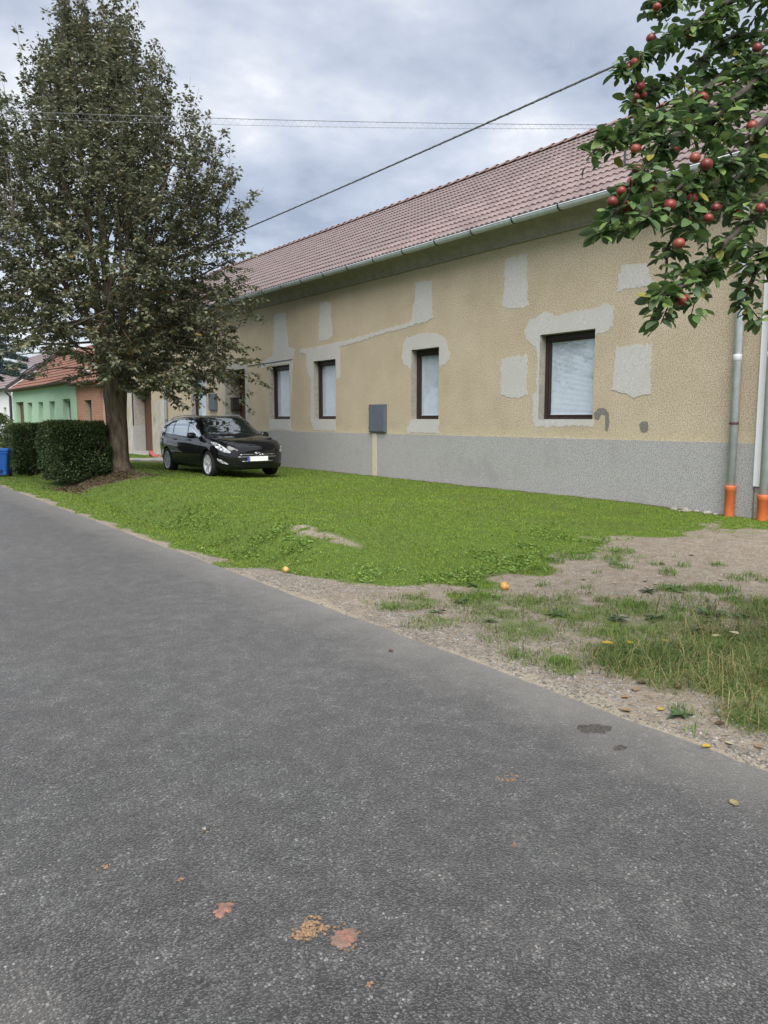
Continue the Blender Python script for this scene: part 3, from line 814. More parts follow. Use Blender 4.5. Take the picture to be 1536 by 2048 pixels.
# ---------------------------------------------------------------- tiled roof
ANG = math.atan2(RIDGE_Z - EAVE_Z, RIDGE_X - GUT_X)
CA, SA = math.cos(ANG), math.sin(ANG)
SL = math.hypot(RIDGE_Z - EAVE_Z, RIDGE_X - GUT_X)
NCOURSE = 14
TW, TL = .30, SL / NCOURSE
def tile_geo(w=TW, l=TL, seg=12, amp=.034, lip=.034):
    """wavy tile: local x up the slope, y along the eave, z out of the roof; lower end at x=0 lifted by the tile beneath"""
    v = []; f = []
    for j, (x, dz) in enumerate(((0.0, lip - .034), (0.0, lip), (l * 1.06, .003))):
        for i in range(seg + 1):
            t = i / seg
            z = amp * (.5 - .5 * math.cos(2 * math.pi * 2 * t)) ** .8
            v.append((x, w * t, z + dz))
    n = seg + 1
    for j in range(2):
        for i in range(seg):
            a = j * n + i
            f.append((a, a + 1, a + n + 1, a + n) if j == 1 else (a, a + n, a + n + 1, a + 1))
    return np.array(v), f
TV, TF = tile_geo()
def slope_pt(u, y, lift=0.0, ex=GUT_X, ez=EAVE_Z):
    return (ex + u * CA - lift * SA, y, ez + u * SA + lift * CA)

def tile_mesh():
    # faces oriented outward
    me = bpy.data.meshes.new('tile'); me.from_pydata([tuple(p) for p in TV], [], TF); me.update()
    bm = bmesh.new(); bm.from_mesh(me); bmesh.ops.recalc_face_normals(bm, faces=bm.faces[:]); bm.to_mesh(me); bm.free()
    return me
roof = MB()
q = [slope_pt(-.02, Y0 - .05, -.03), slope_pt(SL, Y0 - .05, -.03), slope_pt(SL, Y1 + .1, -.03), slope_pt(-.02, Y1 + .1, -.03)]
bx = RIDGE_X + (RIDGE_X - GUT_X)
q += [(bx, Y0 - .05, EAVE_Z - .03), (bx, Y1 + .1, EAVE_Z - .03)]
q += [(GUT_X, Y0 - .05, EAVE_Z - .11), (GUT_X, Y1 + .1, EAVE_Z - .11)]
roof.add(q, [(0, 3, 2, 1), (1, 2, 5, 4), (0, 6, 7, 3)])
roof.add([(D, Y0 - .04, 5.3), (bx - .5, Y0 - .04, 5.3), (RIDGE_X, Y0 - .04, RIDGE_Z - .05)], [(0, 1, 2)])
roof.add([(D, Y1 + .02, 5.3), (bx - .5, Y1 + .02, 5.3), (RIDGE_X, Y1 + .02, RIDGE_Z - .05)], [(2, 1, 0)])
roof = roof.build('roof', m_cornice, house)

def joined_tiles(name, cells, m, parent, ex=GUT_X, ez=EAVE_Z):
    cells = np.array(cells, float)                      # (u, y, jitter)
    nv = len(TV)
    u = cells[:, 0][:, None] + TV[None, :, 0]; y = cells[:, 1][:, None] + TV[None, :, 1]; w = TV[None, :, 2] + cells[:, 2][:, None]
    V = np.stack([ex + u * CA - w * SA, y, ez + u * SA + w * CA], -1).reshape(-1, 3)
    F = (np.array(TF)[None] + (np.arange(len(cells)) * nv)[:, None, None]).reshape(-1, 4)
    o = link(name, np_mesh(name, V, F), m, parent)
    o['kind'] = 'stuff'
    return o
cells = []
rows_y = np.arange(Y0 - .05, Y1, TW)
for c in range(NCOURSE):
    for y in rows_y:
        cells.append((c * TL, y, RNG.uniform(-.002, .002)))
# the tiles that show largest: nearest the camera and not behind the apple branches
near = sorted(cells, key=lambda t: (slope_pt(t[0], t[1])[0]) ** 2 + t[1] ** 2 + (t[0] * .3))
near = [t for t in near if t[1] > 8.0]
nearset = set(near[:300])
tm = tile_mesh(); tm.materials.append(m_tile)
for t in near[:300]:
    o = link('tile', tm, None, None)
    o.location = slope_pt(t[0], t[1], t[2]); o.rotation_euler = (0, -ANG, RNG.uniform(-.004, .004))
    o.parent = roof                                     # the roof's own world matrix is the identity
joined_tiles('tile_field', [t for t in cells if t not in nearset], m_tile_j, roof)
# ridge tiles
def ridge_mesh():
    mb = MB(); L_ = .46; n = 7
    prof = [(0, .118), (.05, .128), (.055, .112), (L_, .098)]
    for x, r in prof:
        for i in range(n):
            a = math.pi * (i / (n - 1)) * .9 + math.pi * .05
            mb.v.append((r * 1.15 * math.cos(a), x, r * math.sin(a) - .02))
    for j in range(len(prof) - 1):
        for i in range(n - 1):
            a = j * n + i; mb.f.append((a, a + 1, a + n + 1, a + n))
    return mb.mesh('ridge_tile')
rm = ridge_mesh(); rm.materials.append(m_ridge)
for y in np.arange(Y0 - .05, Y1, .42):
    o = link('ridge_tile', rm)
    o.location = (RIDGE_X, y, RIDGE_Z + .035); o.rotation_euler = (R(-2.0), 0, 0); o.parent = roof

# ---------------------------------------------------------------- gutter and downpipes
gut = empty('gutter', (GUT_X, Y0, EAVE_Z)); setparent(gut, house)
def half_pipe(y0, y1, r, x, z, seg=10, dz=0.0):
    mb = MB(); out = []
    for rr, rev in ((r, False), (r - .004, True)):
        for y, zz in ((y0, z), (y1, z + dz)):
            for i in range(seg + 1):
                a = math.pi + math.pi * i / seg
                mb.v.append((x + rr * math.cos(a), y, zz + rr * math.sin(a)))
    n = seg + 1
    for i in range(seg):
        mb.f.append((i, i + n, i + n + 1, i + 1)); b = 2 * n + i; mb.f.append((b, b + 1, b + n + 1, b + n))
    mb.tube([(x - r, y0, z), (x - r, y1, z + dz)], .010, 6)
    return mb
GX, GZ, GR = GUT_X - .03, EAVE_Z - .03, .082
half_pipe(Y0, Y1, GR, GX, GZ).build('gutter_channel', m_gutter, gut, smooth=True)
for y in np.arange(7.6, Y1, 1.17):
    mb = MB(); seg = 10
    for yy in (y - .016, y + .016):
        for rr in (GR + .002, GR + .012):
            for i in range(seg + 1):
                a = math.pi + math.pi * i / seg
                mb.v.append((GX + rr * math.cos(a), yy, GZ + rr * math.sin(a)))
    n = seg + 1
    for i in range(seg):
        mb.f.append((n + i, n + i + 1, 3 * n + i + 1, 3 * n + i)); mb.f.append((i, n + i, n + i + 1, i + 1)); mb.f.append((2 * n + i, 2 * n + i + 1, 3 * n + i + 1, 3 * n + i))
    mb.box((GX - GR - .012, y - .016, GZ), (GX - GR + .005, y + .016, GZ + .02))
    mb.build('gutter_bracket', m_bracket, gut)
def downpipe(y, x, z_or, zb, zt, parent, gx, gz, r=.062, clampz=(1.53, 3.6), zc=None):
    dp = empty('downpipe', (x, y, zb)); setparent(dp, parent)
    pts = [(gx, y, gz - .05), (gx, y, gz - .16), (gx + .05, y, gz - .24), (x - .05, y, gz - .52), (x, y, gz - .62), (x, y, z_or - .05)]
    MB().tube(pts, r, 14).build('pipe', m_gutter, dp, smooth=True)
    for z in ((gz - .9), 2.55):
        MB().lathe([(r + .001, -.05), (r + .006, -.045), (r + .006, .045), (r + .001, .05)], 14, Matrix.Translation((x, y, z))).build('pipe_joint', m_gutter, dp, smooth=True)
    for z in clampz:
        MB().lathe([(r + .002, -.018), (r + .010, -.018), (r + .010, .018), (r + .002, .018)], 14, Matrix.Translation((x, y, z))) \
            .box((x, y - .008, z - .012), (D + .01, y + .008, z + .012)).build('pipe_clamp', mat('rusty_clamp', (.10, .045, .035), (.06, .03, .025), scale=20, rough=.7), dp)
    if zc is None: zc = zb
    ro = r * 1.22
    MB().lathe([(ro, zc - .1), (ro, zc + .06), (ro * 1.13, zc + .065), (ro * 1.15, zc + .12), (ro * 1.02, zc + .135), (ro, zc + .15), (ro, z_or - .09), (ro * 1.12, z_or - .08), (ro * 1.14, z_or - .015), (ro * 1.08, z_or), (r * .95, z_or)], 18,
               Matrix.Translation((x, y, 0))).build('ground_pipe', m_orange, dp, smooth=True)
    return dp
downpipe(6.64, D - .10, .55, -.15, EAVE_Z, house, GX, GZ)
# the far downpipe has no orange boot
dp = empty('downpipe', (D - .09, 31.5, 0)); setparent(dp, house)
MB().tube([(GX, 31.5, GZ - .05), (GX, 31.5, GZ - .16), (D - .14, 31.5, GZ - .52), (D - .09, 31.5, GZ - .62), (D - .09, 31.5, .0)], .055, 12).build('pipe', m_gutter, dp, smooth=True)
for z in (1.55, 3.4):
    MB().lathe([(.057, -.018), (.066, -.018), (.066, .018), (.057, .018)], 12, Matrix.Translation((D - .09, 31.5, z))).build('pipe_clamp', m_bracket, dp)

# ---------------------------------------------------------------- boxes on the wall
def wall_box(name, y0, y1, z0, z1, label, dot=None):
    o = empty(name, (D, (y0 + y1) / 2, z0))
    MB().cbox((D - .075, y0, z0), (D + .01, y1, z1), .008).build('cabinet', m_boxgrey, o)
    MB().cbox((D - .092, y0 + .022, z0 + .022), (D - .074, y1 - .022, z1 - .022), .004).build('cabinet_door', m_boxgrey, o)
    for z in (z0 + .12, z1 - .12):
        MB().cbox((D - .094, y1 - .03, z - .03), (D - .08, y1 - .012, z + .03), .003).build('hinge', m_bracket, o)
    k = dot or (y0 + .06, (z0 + z1) / 2)
    MB().lathe([(.012, 0), (.014, .008), (.0, .010)], 10, Matrix.Translation((D - .0905, k[0], k[1])) @ Matrix.Rotation(R(-90), 4, 'Y')).build('lock', m_bracket, o)
    tag(o, label, 'meter box')
wall_box('meter_box', 16.03, 16.74, 1.255, 1.98, 'large dark grey metal meter cabinet above the cream strip on the plinth')
wall_box('meter_box', 26.48, 27.11, 1.91, 2.52, 'smaller grey meter box with a black dot between window and doorway', (26.8, 2.27))
# letter box hung in the doorway
lb = empty('letter_box', (D + .3, 25.7, 1.9))
MB().cbox((D + .17, 25.59, 1.93), (D + .52, 25.756, 2.33), .012).build('case', mat('dark_letter_box', (.045, .04, .04), (.03, .028, .028), scale=9, rough=.5), lb)
MB().cbox((D + .155, 25.575, 2.32), (D + .535, 25.757, 2.36), .01).build('lid', mat('dark_letter_box', (1, 1, 1)), lb)
MB().cbox((D + .22, 25.583, 2.18), (D + .47, 25.592, 2.21), .002).build('slot_flap', m_bracket, lb)
tag(lb, 'dark metal letter box fixed inside the doorway behind the black car', 'letter box')
# small bell plate on the whitewashed pier
bp = empty('bell_plate', (D - .01, 33.1, 1.55))
MB().cbox((D - .03, 33.02, 1.5), (D - .011, 33.14, 1.7), .004).build('plate', mat('grey_plate', (.3, .3, .31)), bp)
MB().lathe([(.018, 0), (.014, .01), (0, .012)], 10, Matrix.Translation((D - .03, 33.08, 1.63)) @ Matrix.Rotation(R(-90), 4, 'Y')).build('button', m_bracket, bp)
tag(bp, 'small grey bell plate on the whitewashed pier beside the far doorway', 'doorbell')

# ================================================================ WHITE NEIGHBOUR (right)
wh = empty('white_house', (D - .06, 6.3, 0))
m_white = mat('white_render', (.80, .81, .83), (.74, .75, .77), scale=3, rough=.9, bump=.1, bscale=60)
m_stone = mat('old_stone_base', (.42, .38, .31), (.27, .245, .20), scale=9, rough=.95, bump=.6, bscale=18, bdist=.03)
MB().box((D - .06, -5.5, .56), (D + 8.9, 6.300, 5.42)).build('wall', m_white, wh)
MB().cbox((D - .03, -5.5, -.3), (D + 8.9, 6.298, .558), .02).build('base_course', m_stone, wh)
rf = MB()
q = [slope_pt(-.02, -5.6, -.03), slope_pt(SL, -5.6, -.03), slope_pt(SL, Y0 - .06, -.03), slope_pt(-.02, Y0 - .06, -.03), (bx, -5.6, EAVE_Z - .03), (bx, Y0 - .06, EAVE_Z - .03)]
rf.add(q, [(0, 3, 2, 1), (1, 2, 5, 4)])
rf.add([(GUT_X, -5.6, EAVE_Z - .1), (GUT_X, Y0 - .06, EAVE_Z - .1), (D, Y0 - .06, EAVE_Z - .1), (D, -5.6, EAVE_Z - .1)], [(0, 1, 2, 3)])
rf.add([(D, -5.55, 5.3), (bx - .5, -5.55, 5.3), (RIDGE_X, -5.55, RIDGE_Z - .05)], [(0, 1, 2)])
rf = rf.build('roof', m_cornice, wh)
joined_tiles('tile_field', [(c * TL, y, RNG.uniform(-.002, .002)) for c in range(NCOURSE) for y in np.arange(-5.6, Y0 - .3, TW)], m_tile_j, rf)
half_pipe(-5.6, Y0 - .08, GR, GX, GZ).build('gutter', m_gutter, wh, smooth=True)
downpipe(6.07, D - .17, .45, -.15, EAVE_Z, wh, GX, GZ, clampz=(3.6,))
tag(wh, 'white rendered neighbouring house with grey downpipe and orange boot', 'house')

# ================================================================ FAR ROW OF HOUSES
def far_house(name, label, y0, y1, eave, ridge_x, ridge_z, wallm, roofm, wins, doors=(), framem=None, plinth=None, fx=D, ov=.35, reveal_m=None):
    h = empty(name, (fx, y0, 0))
    hs = [(a, b, c, d) for a, b, c, d in wins] + [(a, b, c, d) for a, b, c, d in doors]
    mb = wall_with_holes(fx, y0, y1, -.3, eave, hs, 8.0, .3)
    w = mb.build('wall', wallm, h)
    for k, (a, b, c, d) in enumerate(hs):
        mb = MB(); p = fx + .34
        for r_ in ([(fx - .003, a, c), (p, a, c), (p, a, d), (fx - .003, a, d)], [(fx - .003, b, d), (p, b, d), (p, b, c), (fx - .003, b, c)],
                   [(fx - .003, a, d), (p, a, d), (p, b, d), (fx - .003, b, d)], [(fx - .003, b, c), (p, b, c), (p, a, c), (fx - .003, a, c)]): mb.add(r_, [(0, 1, 2, 3)])
        mb.build('reveal', reveal_m or wallm, w)
        if k < len(wins):
            o = empty('window', (p, a, c)); setparent(o, h)
            t = .09
            MB().box((p - .05, a + .003, c), (p + .03, a + t, d)).box((p - .05, b - t, c), (p + .03, b - .003, d)).box((p - .05, a + t, d - t), (p + .03, b - t, d - .003)) \
                .box((p - .05, a + t, c + .003), (p + .03, b - t, c + t)).box((p - .04, (a + b) / 2 - .04, c + t), (p + .02, (a + b) / 2 + .04, d - t)).build('frame', framem, o)
            MB().add([(p, a, c), (p, b, c), (p, b, d), (p, a, d)], [(3, 2, 1, 0)]).build('pane', mat('dark_far_glass', (.05, .055, .06), (.035, .04, .045), scale=2, rough=.08, spec=.6), o)
        else:
            MB().cbox((p - .06, a + .003, c), (p + .03, b - .003, d - .003), .02).build('door', m_door, h)
    if plinth: MB().box((fx - .02, y0 + .002, -.3), (fx + .01, y1 - .002, plinth[0])).build('plinth', plinth[1], h)
    # roof with stepped courses
    rx = ridge_x; ex = fx - ov; a0 = math.atan2(ridge_z - eave, rx - ex); sl = math.hypot(rx - ex, ridge_z - eave); n = max(4, int(sl / .42))
    mb = MB()
    rr = random.Random(int(y0))
    for i in range(n):
        for j in range(int((y1 - y0 + .2) / .35)):
            ya = y0 - .1 + j * .35; lift = .035 + rr.uniform(0, .012)
            u0 = sl * i / n; u1 = sl * (i + 1) / n + .03
            P = lambda u, l: (ex + u * math.cos(a0) - l * math.sin(a0), eave + u * math.sin(a0) + l * math.cos(a0))
            x0_, z0_ = P(u0, lift); x1_, z1_ = P(u1, .005); x2_, z2_ = P(u0, 0)
            mb.add([(x0_, ya, z0_), (x0_, ya + .30, z0_ + .012), (x0_, ya + .345, z0_ - .015), (x1_, ya, z1_), (x1_, ya + .30, z1_ + .012), (x1_, ya + .345, z1_ - .015), (x2_, ya, z2_), (x2_, ya + .345, z2_)],
                   [(0, 1, 4, 3), (1, 2, 5, 4), (6, 7, 2, 0)])
    rf = MB().add([(ex, y0 - .1, eave - .02), (rx, y0 - .1, ridge_z - .02), (rx, y1 + .1, ridge_z - .02), (ex, y1 + .1, eave - .02), (2 * rx - ex, y0 - .1, eave), (2 * rx - ex, y1 + .1, eave),
                   (ex, y0 - .1, eave - .12), (ex, y1 + .1, eave - .12), (fx + .01, y0 - .1, eave - .12), (fx + .01, y1 + .1, eave - .12)],
                  [(0, 3, 2, 1), (1, 2, 5, 4), (0, 6, 7, 3), (6, 8, 9, 7)]).build('roof', roofm, h)
    rf2 = mb.build('tile_field', roofm, rf); rf2['kind'] = 'stuff'
    MB().add([(fx, y0 - .01, eave - .1), (2 * rx - ex - .4, y0 - .01, eave - .1), (rx, y0 - .01, ridge_z - .06)], [(0, 1, 2)]).build('gable', wallm, h)
    mb = half_pipe(y0, y1, .07, ex - .05, eave - .02, 6); mb.build('gutter', m_bracket, h)
    tag(h, label, 'house')
    return h, rf
m_green = mat('mint_green_render', (.38, .54, .40), (.34, .50, .36), scale=1.5, rough=.9)
m_red_tile = mat('orange_clay_tile', (.235, .112, .075), (.145, .068, .048), scale=4, rough=.8)
m_grey_tile = mat('mauve_grey_tile', (.24, .19, .19), (.175, .14, .14), scale=4, rough=.6)
m_whitefr = mat('white_window_frame', (.75, .75, .74), (.66, .66, .65), scale=4, rough=.4)
def brick_material():
    m = bpy.data.materials.new('far_brickwork'); m.use_nodes = True
    nt = m.node_tree; N = nt.nodes.new; L = nt.links.new; bs = nt.nodes['Principled BSDF']
    tc = N('ShaderNodeTexCoord'); mp = N('ShaderNodeMapping'); mp.inputs['Rotation'].default_value = (0, R(90), R(90))
    sep = N('ShaderNodeSeparateXYZ'); cb = N('ShaderNodeCombineXYZ')
    L(tc.outputs['Object'], sep.inputs[0]); L(sep.outputs[1], cb.inputs[0]); L(sep.outputs[2], cb.inputs[1])
    b = N('ShaderNodeTexBrick'); b.inputs['Scale'].default_value = 1.0
    b.inputs['Brick Width'].default_value = .27; b.inputs['Row Height'].default_value = .085; b.inputs['Mortar Size'].default_value = .009
    b.inputs['Color1'].default_value = (.30, .115, .075, 1); b.inputs['Color2'].default_value = (.38, .165, .105, 1); b.inputs['Mortar'].default_value = (.36, .29, .22, 1)
    L(cb.outputs[0], b.inputs['Vector']); L(b.outputs[0], bs.inputs['Base Color']); bs.inputs['Roughness'].default_value = .9
    return m
m_brick = brick_material()
m_pink = mat('pink_render', (.50, .28, .22), (.43, .24, .19), scale=3, rough=.9)
far_house('pink_house', 'narrow pink rendered house with dark red plinth behind the pear trunk', 37.03, 40.68, 3.3, D + 4, 6.0, m_pink, m_red_tile,
          [(38.4, 39.5, 1.1, 2.5)], framem=m_door, plinth=(1.25, mat('dark_red_plinth', (.20, .035, .03), (.15, .025, .022))))
far_house('brick_house', 'unrendered red brick house with one grey window', 40.70, 45.66, 3.55, D + 4, 6.3, m_brick, m_red_tile,
          [(42.75, 44.1, .9, 2.62)], framem=mat('grey_far_frame', (.10, .105, .11)), reveal_m=mat('brick_reveal', (.40, .30, .22)))
far_house('green_house', 'mint green house with orange clay roof and a row of narrow windows', 45.70, 63.4, 3.72, D + 4.0, 6.75, m_green, m_red_tile,
          [(47.0, 48.8, .9, 2.77), (50.7, 52.1, .9, 2.70), (53.85, 55.2, .9, 2.70), (57.0, 58.5, .9, 2.72)], [(59.8, 62.5, 0, 2.82)], framem=m_whitefr)
gh, grf = far_house('grey_roof_house', 'far house with mauve grey tiled roof, roof windows and black downpipe', 63.9, 82.0, 3.9, D + 4.4, 7.3, m_white, m_grey_tile,
          [(66.2, 67.4, .9, 2.5), (69.2, 70.4, .9, 2.5)], framem=m_door)
# dark verge board, roof windows and downpipe
MB().add([(D - .4, 63.74, 3.75), (D - .4, 63.74, 4.05), (D + 4.4, 63.74, 7.45), (D + 4.4, 63.74, 7.12), (D - .4, 63.86, 3.75), (D - .4, 63.86, 4.05), (D + 4.4, 63.86, 7.45), (D + 4.4, 63.86, 7.12)],
         [(0, 1, 2, 3), (7, 6, 5, 4), (1, 5, 6, 2), (0, 3, 7, 4)]).build('verge_board', mat('dark_verge', (.06, .045, .045)), gh)
a0 = math.atan2(3.4, 4.75)
for y in (66.0, 70.0):
    Mx = Matrix.Translation((D - .35 + 2.0 * math.cos(a0), y, 3.9 + 2.0 * math.sin(a0))) @ Matrix.Rotation(-a0, 4, 'Y')
    MB().cbox((0, 0, .0), (1.3, .9, .13), .02, Mx).build('roof_window', mat('dark_skylight', (.04, .045, .05), rough=.1, spec=.6), grf)
MB().tube([(D - .42, 63.95, 3.85), (D - .42, 63.95, 3.65), (D - .1, 63.95, 3.3), (D - .1, 63.95, 0)], .09, 8).build('downpipe', m_bracket, gh)

# ================================================================ CAR (black estate)
def cr_interp(xs, ys):
    xs = np.array(xs, float); ys = np.array(ys, float)
    m = np.gradient(ys, xs)
    # monotone-ish hermite
    def f(x):
        x = np.clip(x, xs[0], xs[-1])
        i = np.clip(np.searchsorted(xs, x) - 1, 0, len(xs) - 2)
        h = xs[i + 1] - xs[i]; t = (x - xs[i]) / h
        d = (ys[i + 1] - ys[i]) / h
        m0 = np.clip(m[i], -3 * abs(d), 3 * abs(d)) if True else m[i]
        m1 = np.clip(m[i + 1], -3 * abs(d), 3 * abs(d))
        return (2 * t ** 3 - 3 * t ** 2 + 1) * ys[i] + (t ** 3 - 2 * t ** 2 + t) * h * m0 + (-2 * t ** 3 + 3 * t ** 2) * ys[i + 1] + (t ** 3 - t ** 2) * h * m1
    return f
# X forward, front axle at +1.325, rear axle at -1.325
cW = cr_interp([-2.27, -2.24, -2.15, -2.0, -1.7, -1.3, 0, 1.2, 1.55, 1.8, 1.95, 2.06, 2.14, 2.19, 2.215], [.50, .64, .745, .80, .855, .885, .888, .888, .875, .835, .775, .69, .57, .42, .22])
cT = cr_interp([-2.27, -2.25, -2.18, -2.08, -1.86, -1.6, -1.2, -.5, 0, .28, .62, .98, 1.25, 1.6, 1.9, 2.05, 2.14, 2.19, 2.215], [.74, .92, 1.03, 1.12, 1.345, 1.40, 1.445, 1.475, 1.468, 1.43, 1.235, 1.005, .965, .915, .845, .775, .705, .64, .585])
cB = cr_interp([-2.27, -2.2, -2.0, -1.6, 0, 1.6, 1.9, 2.06, 2.16, 2.215], [.46, .34, .26, .19, .18, .19, .20, .22, .27, .40])
cS = cr_interp([-2.27, -2.2, -2.08, -1.5, -.5, .5, .98, 1.3, 1.6, 1.9, 2.05, 2.14, 2.19, 2.215], [.70, .96, 1.03, 1.03, .985, .945, .915, .90, .86, .79, .725, .66, .61, .56])
cK = cr_interp([-2.27, -2.1, -1.95, -1.5, .1, .55, .98, 1.2, 2.22], [0.0, .25, .9, 1, 1, .9, .12, 0, 0])     # 1 = cabin
def section(X, n=44):
    W, T, B, S, K = (float(f(X)) for f in (cW, cT, cB, cS, cK))
    S = min(S, T - .03)
    H_ = S - B
    hood = [(.90 * W, S + (T - S) * .62), (.72 * W, S + (T - S) * .88), (.4 * W, S + (T - S) * .985)]
    cab = [(.875 * W, S + (T - S) * .45), (.715 * W, S + (T - S) * .875), (.42 * W, S + (T - S) * .985)]
    g = [tuple(a * (1 - K) + b * K for a, b in zip(h, c)) for h, c in zip(hood, cab)]
    P = [(0, B), (.55 * W, B), (.87 * W, B + .012), (.955 * W, B + .09 * min(1, H_ / .7)), (.985 * W, B + .36 * H_), (1.0 * W, B + .60 * H_), (.990 * W, B + .74 * H_), (.955 * W, B + .93 * H_), (.925 * W, S)] + g + [(0, T)]
    P = np.array(P)
    t = np.concatenate([[0], np.cumsum(np.hypot(*(np.diff(P, axis=0).T)) + 1e-6)]); t /= t[-1]
    # Catmull-Rom through the points, keeping the ends horizontal
    out = []
    m = np.gradient(P, t, axis=0); m[0, 1] = 0; m[-1, 1] = 0
    ks = np.linspace(0, 1, n)
    for k in ks:
        i = min(max(np.searchsorted(t, k) - 1, 0), len(t) - 2); h = t[i + 1] - t[i]; u = (k - t[i]) / h
        d = (P[i + 1] - P[i]) / h
        lim = 2.2 * np.abs(d) + .05
        m0 = np.clip(m[i], -lim, lim); m1 = np.clip(m[i + 1], -lim, lim)
        out.append((2 * u ** 3 - 3 * u ** 2 + 1) * P[i] + (u ** 3 - 2 * u ** 2 + u) * h * m0 + (-2 * u ** 3 + 3 * u ** 2) * P[i + 1] + (u ** 3 - u ** 2) * h * m1)
    return np.array(out)
_sec = {}
def sec(X):
    k = round(X, 4)
    if k not in _sec: _sec[k] = section(X)
    return _sec[k]
def half_w(X, z):
    """half width of the body at station X and height z (outer side)"""
    P = sec(X); i0 = int(np.argmax(P[:, 0]))
    if z <= P[i0, 1]:
        q = P[:i0 + 1]; return float(np.interp(z, q[:, 1], q[:, 0]))
    q = P[i0:]; return float(np.interp(z, q[:, 1], q[:, 0]))
def top_z(X, y):
    P = sec(X); i0 = int(np.argmax(P[:, 0])); q = P[i0:][::-1]
    return float(np.interp(abs(y), q[:, 0], q[:, 1]))
def front_x(y, z):
    lo, hi = 1.3, 2.215
    for _ in range(18):
        md = (lo + hi) / 2
        P = sec(round(md, 3))
        ok = (P[0, 1] <= z <= P[-1, 1]) and half_w(round(md, 3), z) >= abs(y)
        if ok: lo = md
        else: hi = md
    return lo

m_paint = mat('black_car_paint', (.006, .006, .0075), (.0045, .0045, .006), scale=30, rough=.5, spec=.05, coat=1.0)
def car_glass_material(name, refl):
    m = bpy.data.materials.new(name); m.use_nodes = True
    bs = m.node_tree.nodes['Principled BSDF']; N = m.node_tree.nodes.new; L = m.node_tree.links.new
    n = N('ShaderNodeTexNoise'); n.inputs['Scale'].default_value = 2
    r = N('ShaderNodeValToRGB'); r.color_ramp.elements[0].color = (.012, .016, .016, 1); r.color_ramp.elements[1].color = (.022, .028, .028, 1)
    L(n.outputs[0], r.inputs[0]); L(r.outputs[0], bs.inputs['Base Color'])
    bs.inputs['Roughness'].default_value = .02; bs.inputs['IOR'].default_value = 1.6
    gl = N('ShaderNodeBsdfGlossy'); gl.inputs['Roughness'].default_value = .012; gl.inputs['Color'].default_value = (.88, .95, .95, 1)
    ms = N('ShaderNodeMixShader'); ms.inputs[0].default_value = refl
    L(bs.outputs[0], ms.inputs[1]); L(gl.outputs[0], ms.inputs[2]); L(ms.outputs[0], m.node_tree.nodes['Material Output'].inputs[0])
    return m
m_cglass = car_glass_material('tinted_side_glass', .58); m_wsglass = car_glass_material('windscreen_glass', .26)
m_paint.node_tree.nodes['Principled BSDF'].inputs['Coat IOR'].default_value = 1.55
m_blacktrim = mat('black_trim', (.012, .012, .013), (.008, .008, .009), scale=40, rough=.55)
m_chrome = mat('chrome_trim', (.75, .76, .78), (.62, .63, .66), scale=10, rough=.12, metal=1.0)
m_silver = mat('silver_rail', (.60, .61, .63), (.52, .53, .55), scale=10, rough=.3, metal=.8)
m_rim = mat('alloy_rim', (.62, .63, .65), (.52, .53, .55), scale=12, rough=.35, metal=.35)
m_rubber = mat('tyre_rubber', (.018, .018, .019), (.011, .011, .012), scale=40, rough=.85, bump=.3, bscale=90)
m_lamp = mat('headlamp_lens', (.55, .57, .60), (.22, .23, .25), scale=16, rough=.06, spec=.8, coat=1.0, lo=.42, hi=.58)
m_red = mat('red_lamp', (.28, .012, .012), (.18, .008, .008), scale=14, rough=.1, coat=1.0)
m_plate = mat('white_plate', (.85, .86, .87), (.80, .81, .82), scale=6, rough=.4)
m_blue = mat('plate_blue', (.02, .06, .35), (.015, .045, .28), scale=6, rough=.4)

CS = 1.05
CARX, CARY = 7.71 + .885 * CS, 18.13 + 1.325 * CS
CARZ = float(np.mean(ground_z(np.array([7.8, 7.8, 9.4, 9.4]), np.array([18.13, 20.9, 18.13, 20.9])))) - .005
car = empty('parked_car', (CARX, CARY, CARZ), R(-90)); car.scale = (CS, CS, CS)      # local +X points to -Y, towards the viewer
tag(car, 'shiny black estate car parked on the lawn beside the tan house', 'car')

